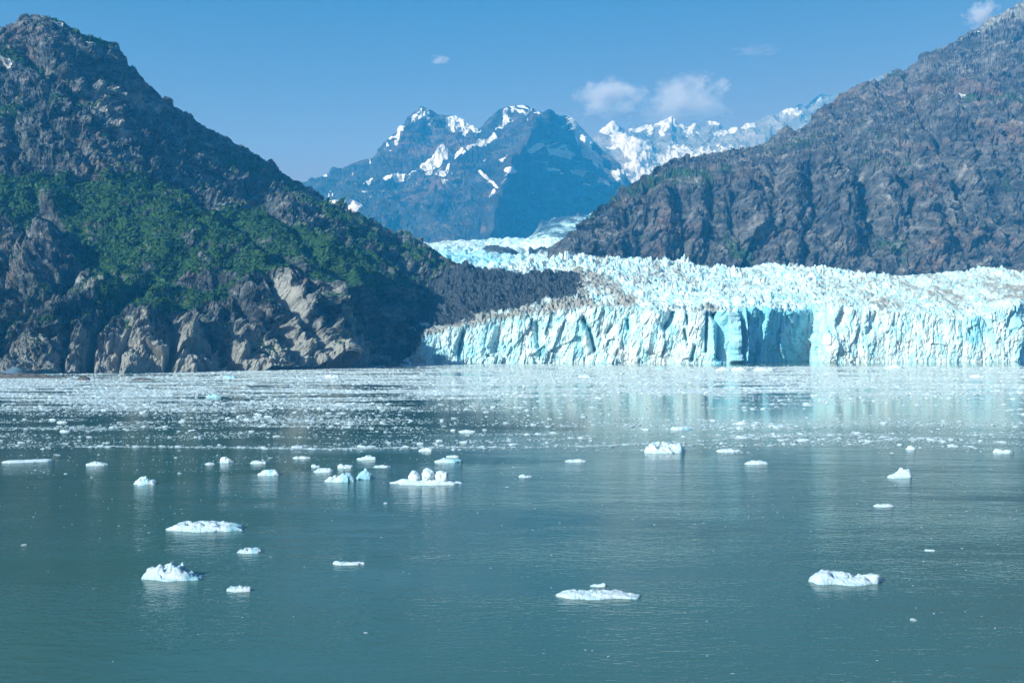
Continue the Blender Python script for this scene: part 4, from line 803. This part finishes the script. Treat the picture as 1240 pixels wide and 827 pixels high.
    for j in big:
        o = bpy.data.objects.new("ice_fragment", meshes[idx[j]]); COL.objects.link(o)
        o.location = pts[j]; o.scale = scl[j]; o.rotation_euler = rot[j]
        if py[j] > 600: lab, g = "tiny white ice fragment alone on the open rippled water in the foreground", "ice fragments on the open foreground water"
        elif py[j] > 548:
            nm = min(ANCHORS, key=lambda a: math.hypot(a[0] - px[j], (a[1] - py[j]) * 2.5))[2]
            lab, g = "small white ice fragment drifting nearest to " + nm, "ice fragments near " + nm
        elif py[j] > 536: lab, g = "small white ice fragment in the thin drift line at the edge of the brash", "ice fragments of the drift line"
        else: lab, g = "small white ice fragment inside the wide field of brash ice", "larger fragments in the brash field"
        tag(o, lab, "ice fragment", g)
    src = []
    for me in meshes: src.append(bpy.data.objects.new("brash_piece", me))
    o = stuff_instances("brash_ice", pts[rest], scl[rest], rot[rest], idx[rest], src)
    tag(o, "wide band of countless small brash ice pieces floating before the glacier", "brash ice", kind="stuff")
    print("brash", m)
brash()

# ------------------------------------------------------------------ clouds, far beyond and above the haze
def cloud(px, py, w, h, dens, label, seed, Y=16000):
    c = world(np.array(float(px)), np.array(float(py)), float(Y)); sx, sz = w / 2 / F * Y * 1.5, h / 2 / F * Y * 1.5
    me = blob_mesh("cloud", 3, seed, None, 1.0, 0.04); me.materials.clear()
    m = bpy.data.materials.new("cloud_vapour"); m.use_nodes = True; t = m.node_tree; t.nodes.remove(t.nodes["Principled BSDF"]); n = N(t)
    oc = n("ShaderNodeTexCoord").outputs["Object"]
    rad = n("ShaderNodeVectorMath", {0: oc}, operation='LENGTH').outputs["Value"]
    ns = n.noise(n("ShaderNodeMapping", {"Vector": oc, "Location": (seed, 0, 0)}).outputs[0], 1.7, 7, 0.62)
    sep = n("ShaderNodeSeparateXYZ", {0: oc}).outputs["Z"]
    v = n.math('SUBTRACT', n.math('ADD', n.math('SUBTRACT', 0.95, rad), n.math('MULTIPLY', n.math('SUBTRACT', ns, 0.5), 3.0)), 0.30)
    d = n.math('MULTIPLY', n.mapr(v, 0.0, 0.5), dens)
    pv = n("ShaderNodeVolumePrincipled", {"Color": (1, 0.93, 0.92, 1), "Density": d, "Anisotropy": 0.2})
    t.links.new(pv.outputs[0], t.nodes["Material Output"].inputs["Volume"])
    me.materials.append(m); o = bpy.data.objects.new("cloud", me); COL.objects.link(o)
    o.location = c; o.scale = (sx, max(sx, sz) * 0.8, sz); tag(o, label, "cloud")
cloud(738, 122, 70, 46, 0.006, "small puffy pinkish cloud right of the twin peaks", 1.0)
cloud(826, 122, 96, 60, 0.003, "wide faint pinkish cloud over the snowy far peaks", 9.0)
cloud(849, 105, 26, 18, 0.008, "small faint puff above the wide cloud", 17.0)
cloud(875, 103, 20, 15, 0.006, "faintest tiny puff right of the small puff", 23.0)
cloud(533, 74, 22, 11, 0.006, "tiny wisp of cloud high above the left one of the twin peaks", 31.0)
cloud(1188, 20, 34, 30, 0.010, "small cloud touching the slope of the right mountain", 41.0)
cloud(915, 62, 50, 8, 0.0012, "very faint thin streak of cloud high over the far peaks", 51.0)

# ------------------------------------------------------------------ haze
def haze():
    x0, x1, y0, y1, z0, z1 = -8600, 8600, -1500, 9200, -8, 1800
    v = [(x, y, z) for x in (x0, x1) for y in (y0, y1) for z in (z0, z1)]
    f = [(0, 1, 3, 2), (4, 6, 7, 5), (0, 4, 5, 1), (2, 3, 7, 6), (0, 2, 6, 4), (1, 5, 7, 3)]
    me = bpy.data.meshes.new("haze"); me.from_pydata(v, [], f); me.update()
    m = bpy.data.materials.new("haze_air"); m.use_nodes = True; t = m.node_tree; t.nodes.remove(t.nodes["Principled BSDF"])
    pv = t.nodes.new("ShaderNodeVolumePrincipled"); pv.inputs["Color"].default_value = HAZE_COLOR; pv.inputs["Density"].default_value = HAZE_DENSITY
    pv.inputs["Absorption Color"].default_value = (1, 1, 1, 1); pv.inputs["Anisotropy"].default_value = 0.0
    t.links.new(pv.outputs[0], t.nodes["Material Output"].inputs["Volume"]); me.materials.append(m)
    o = bpy.data.objects.new("haze", me); COL.objects.link(o); tag(o, "thin blue summer haze filling the inlet", kind="stuff")
haze()
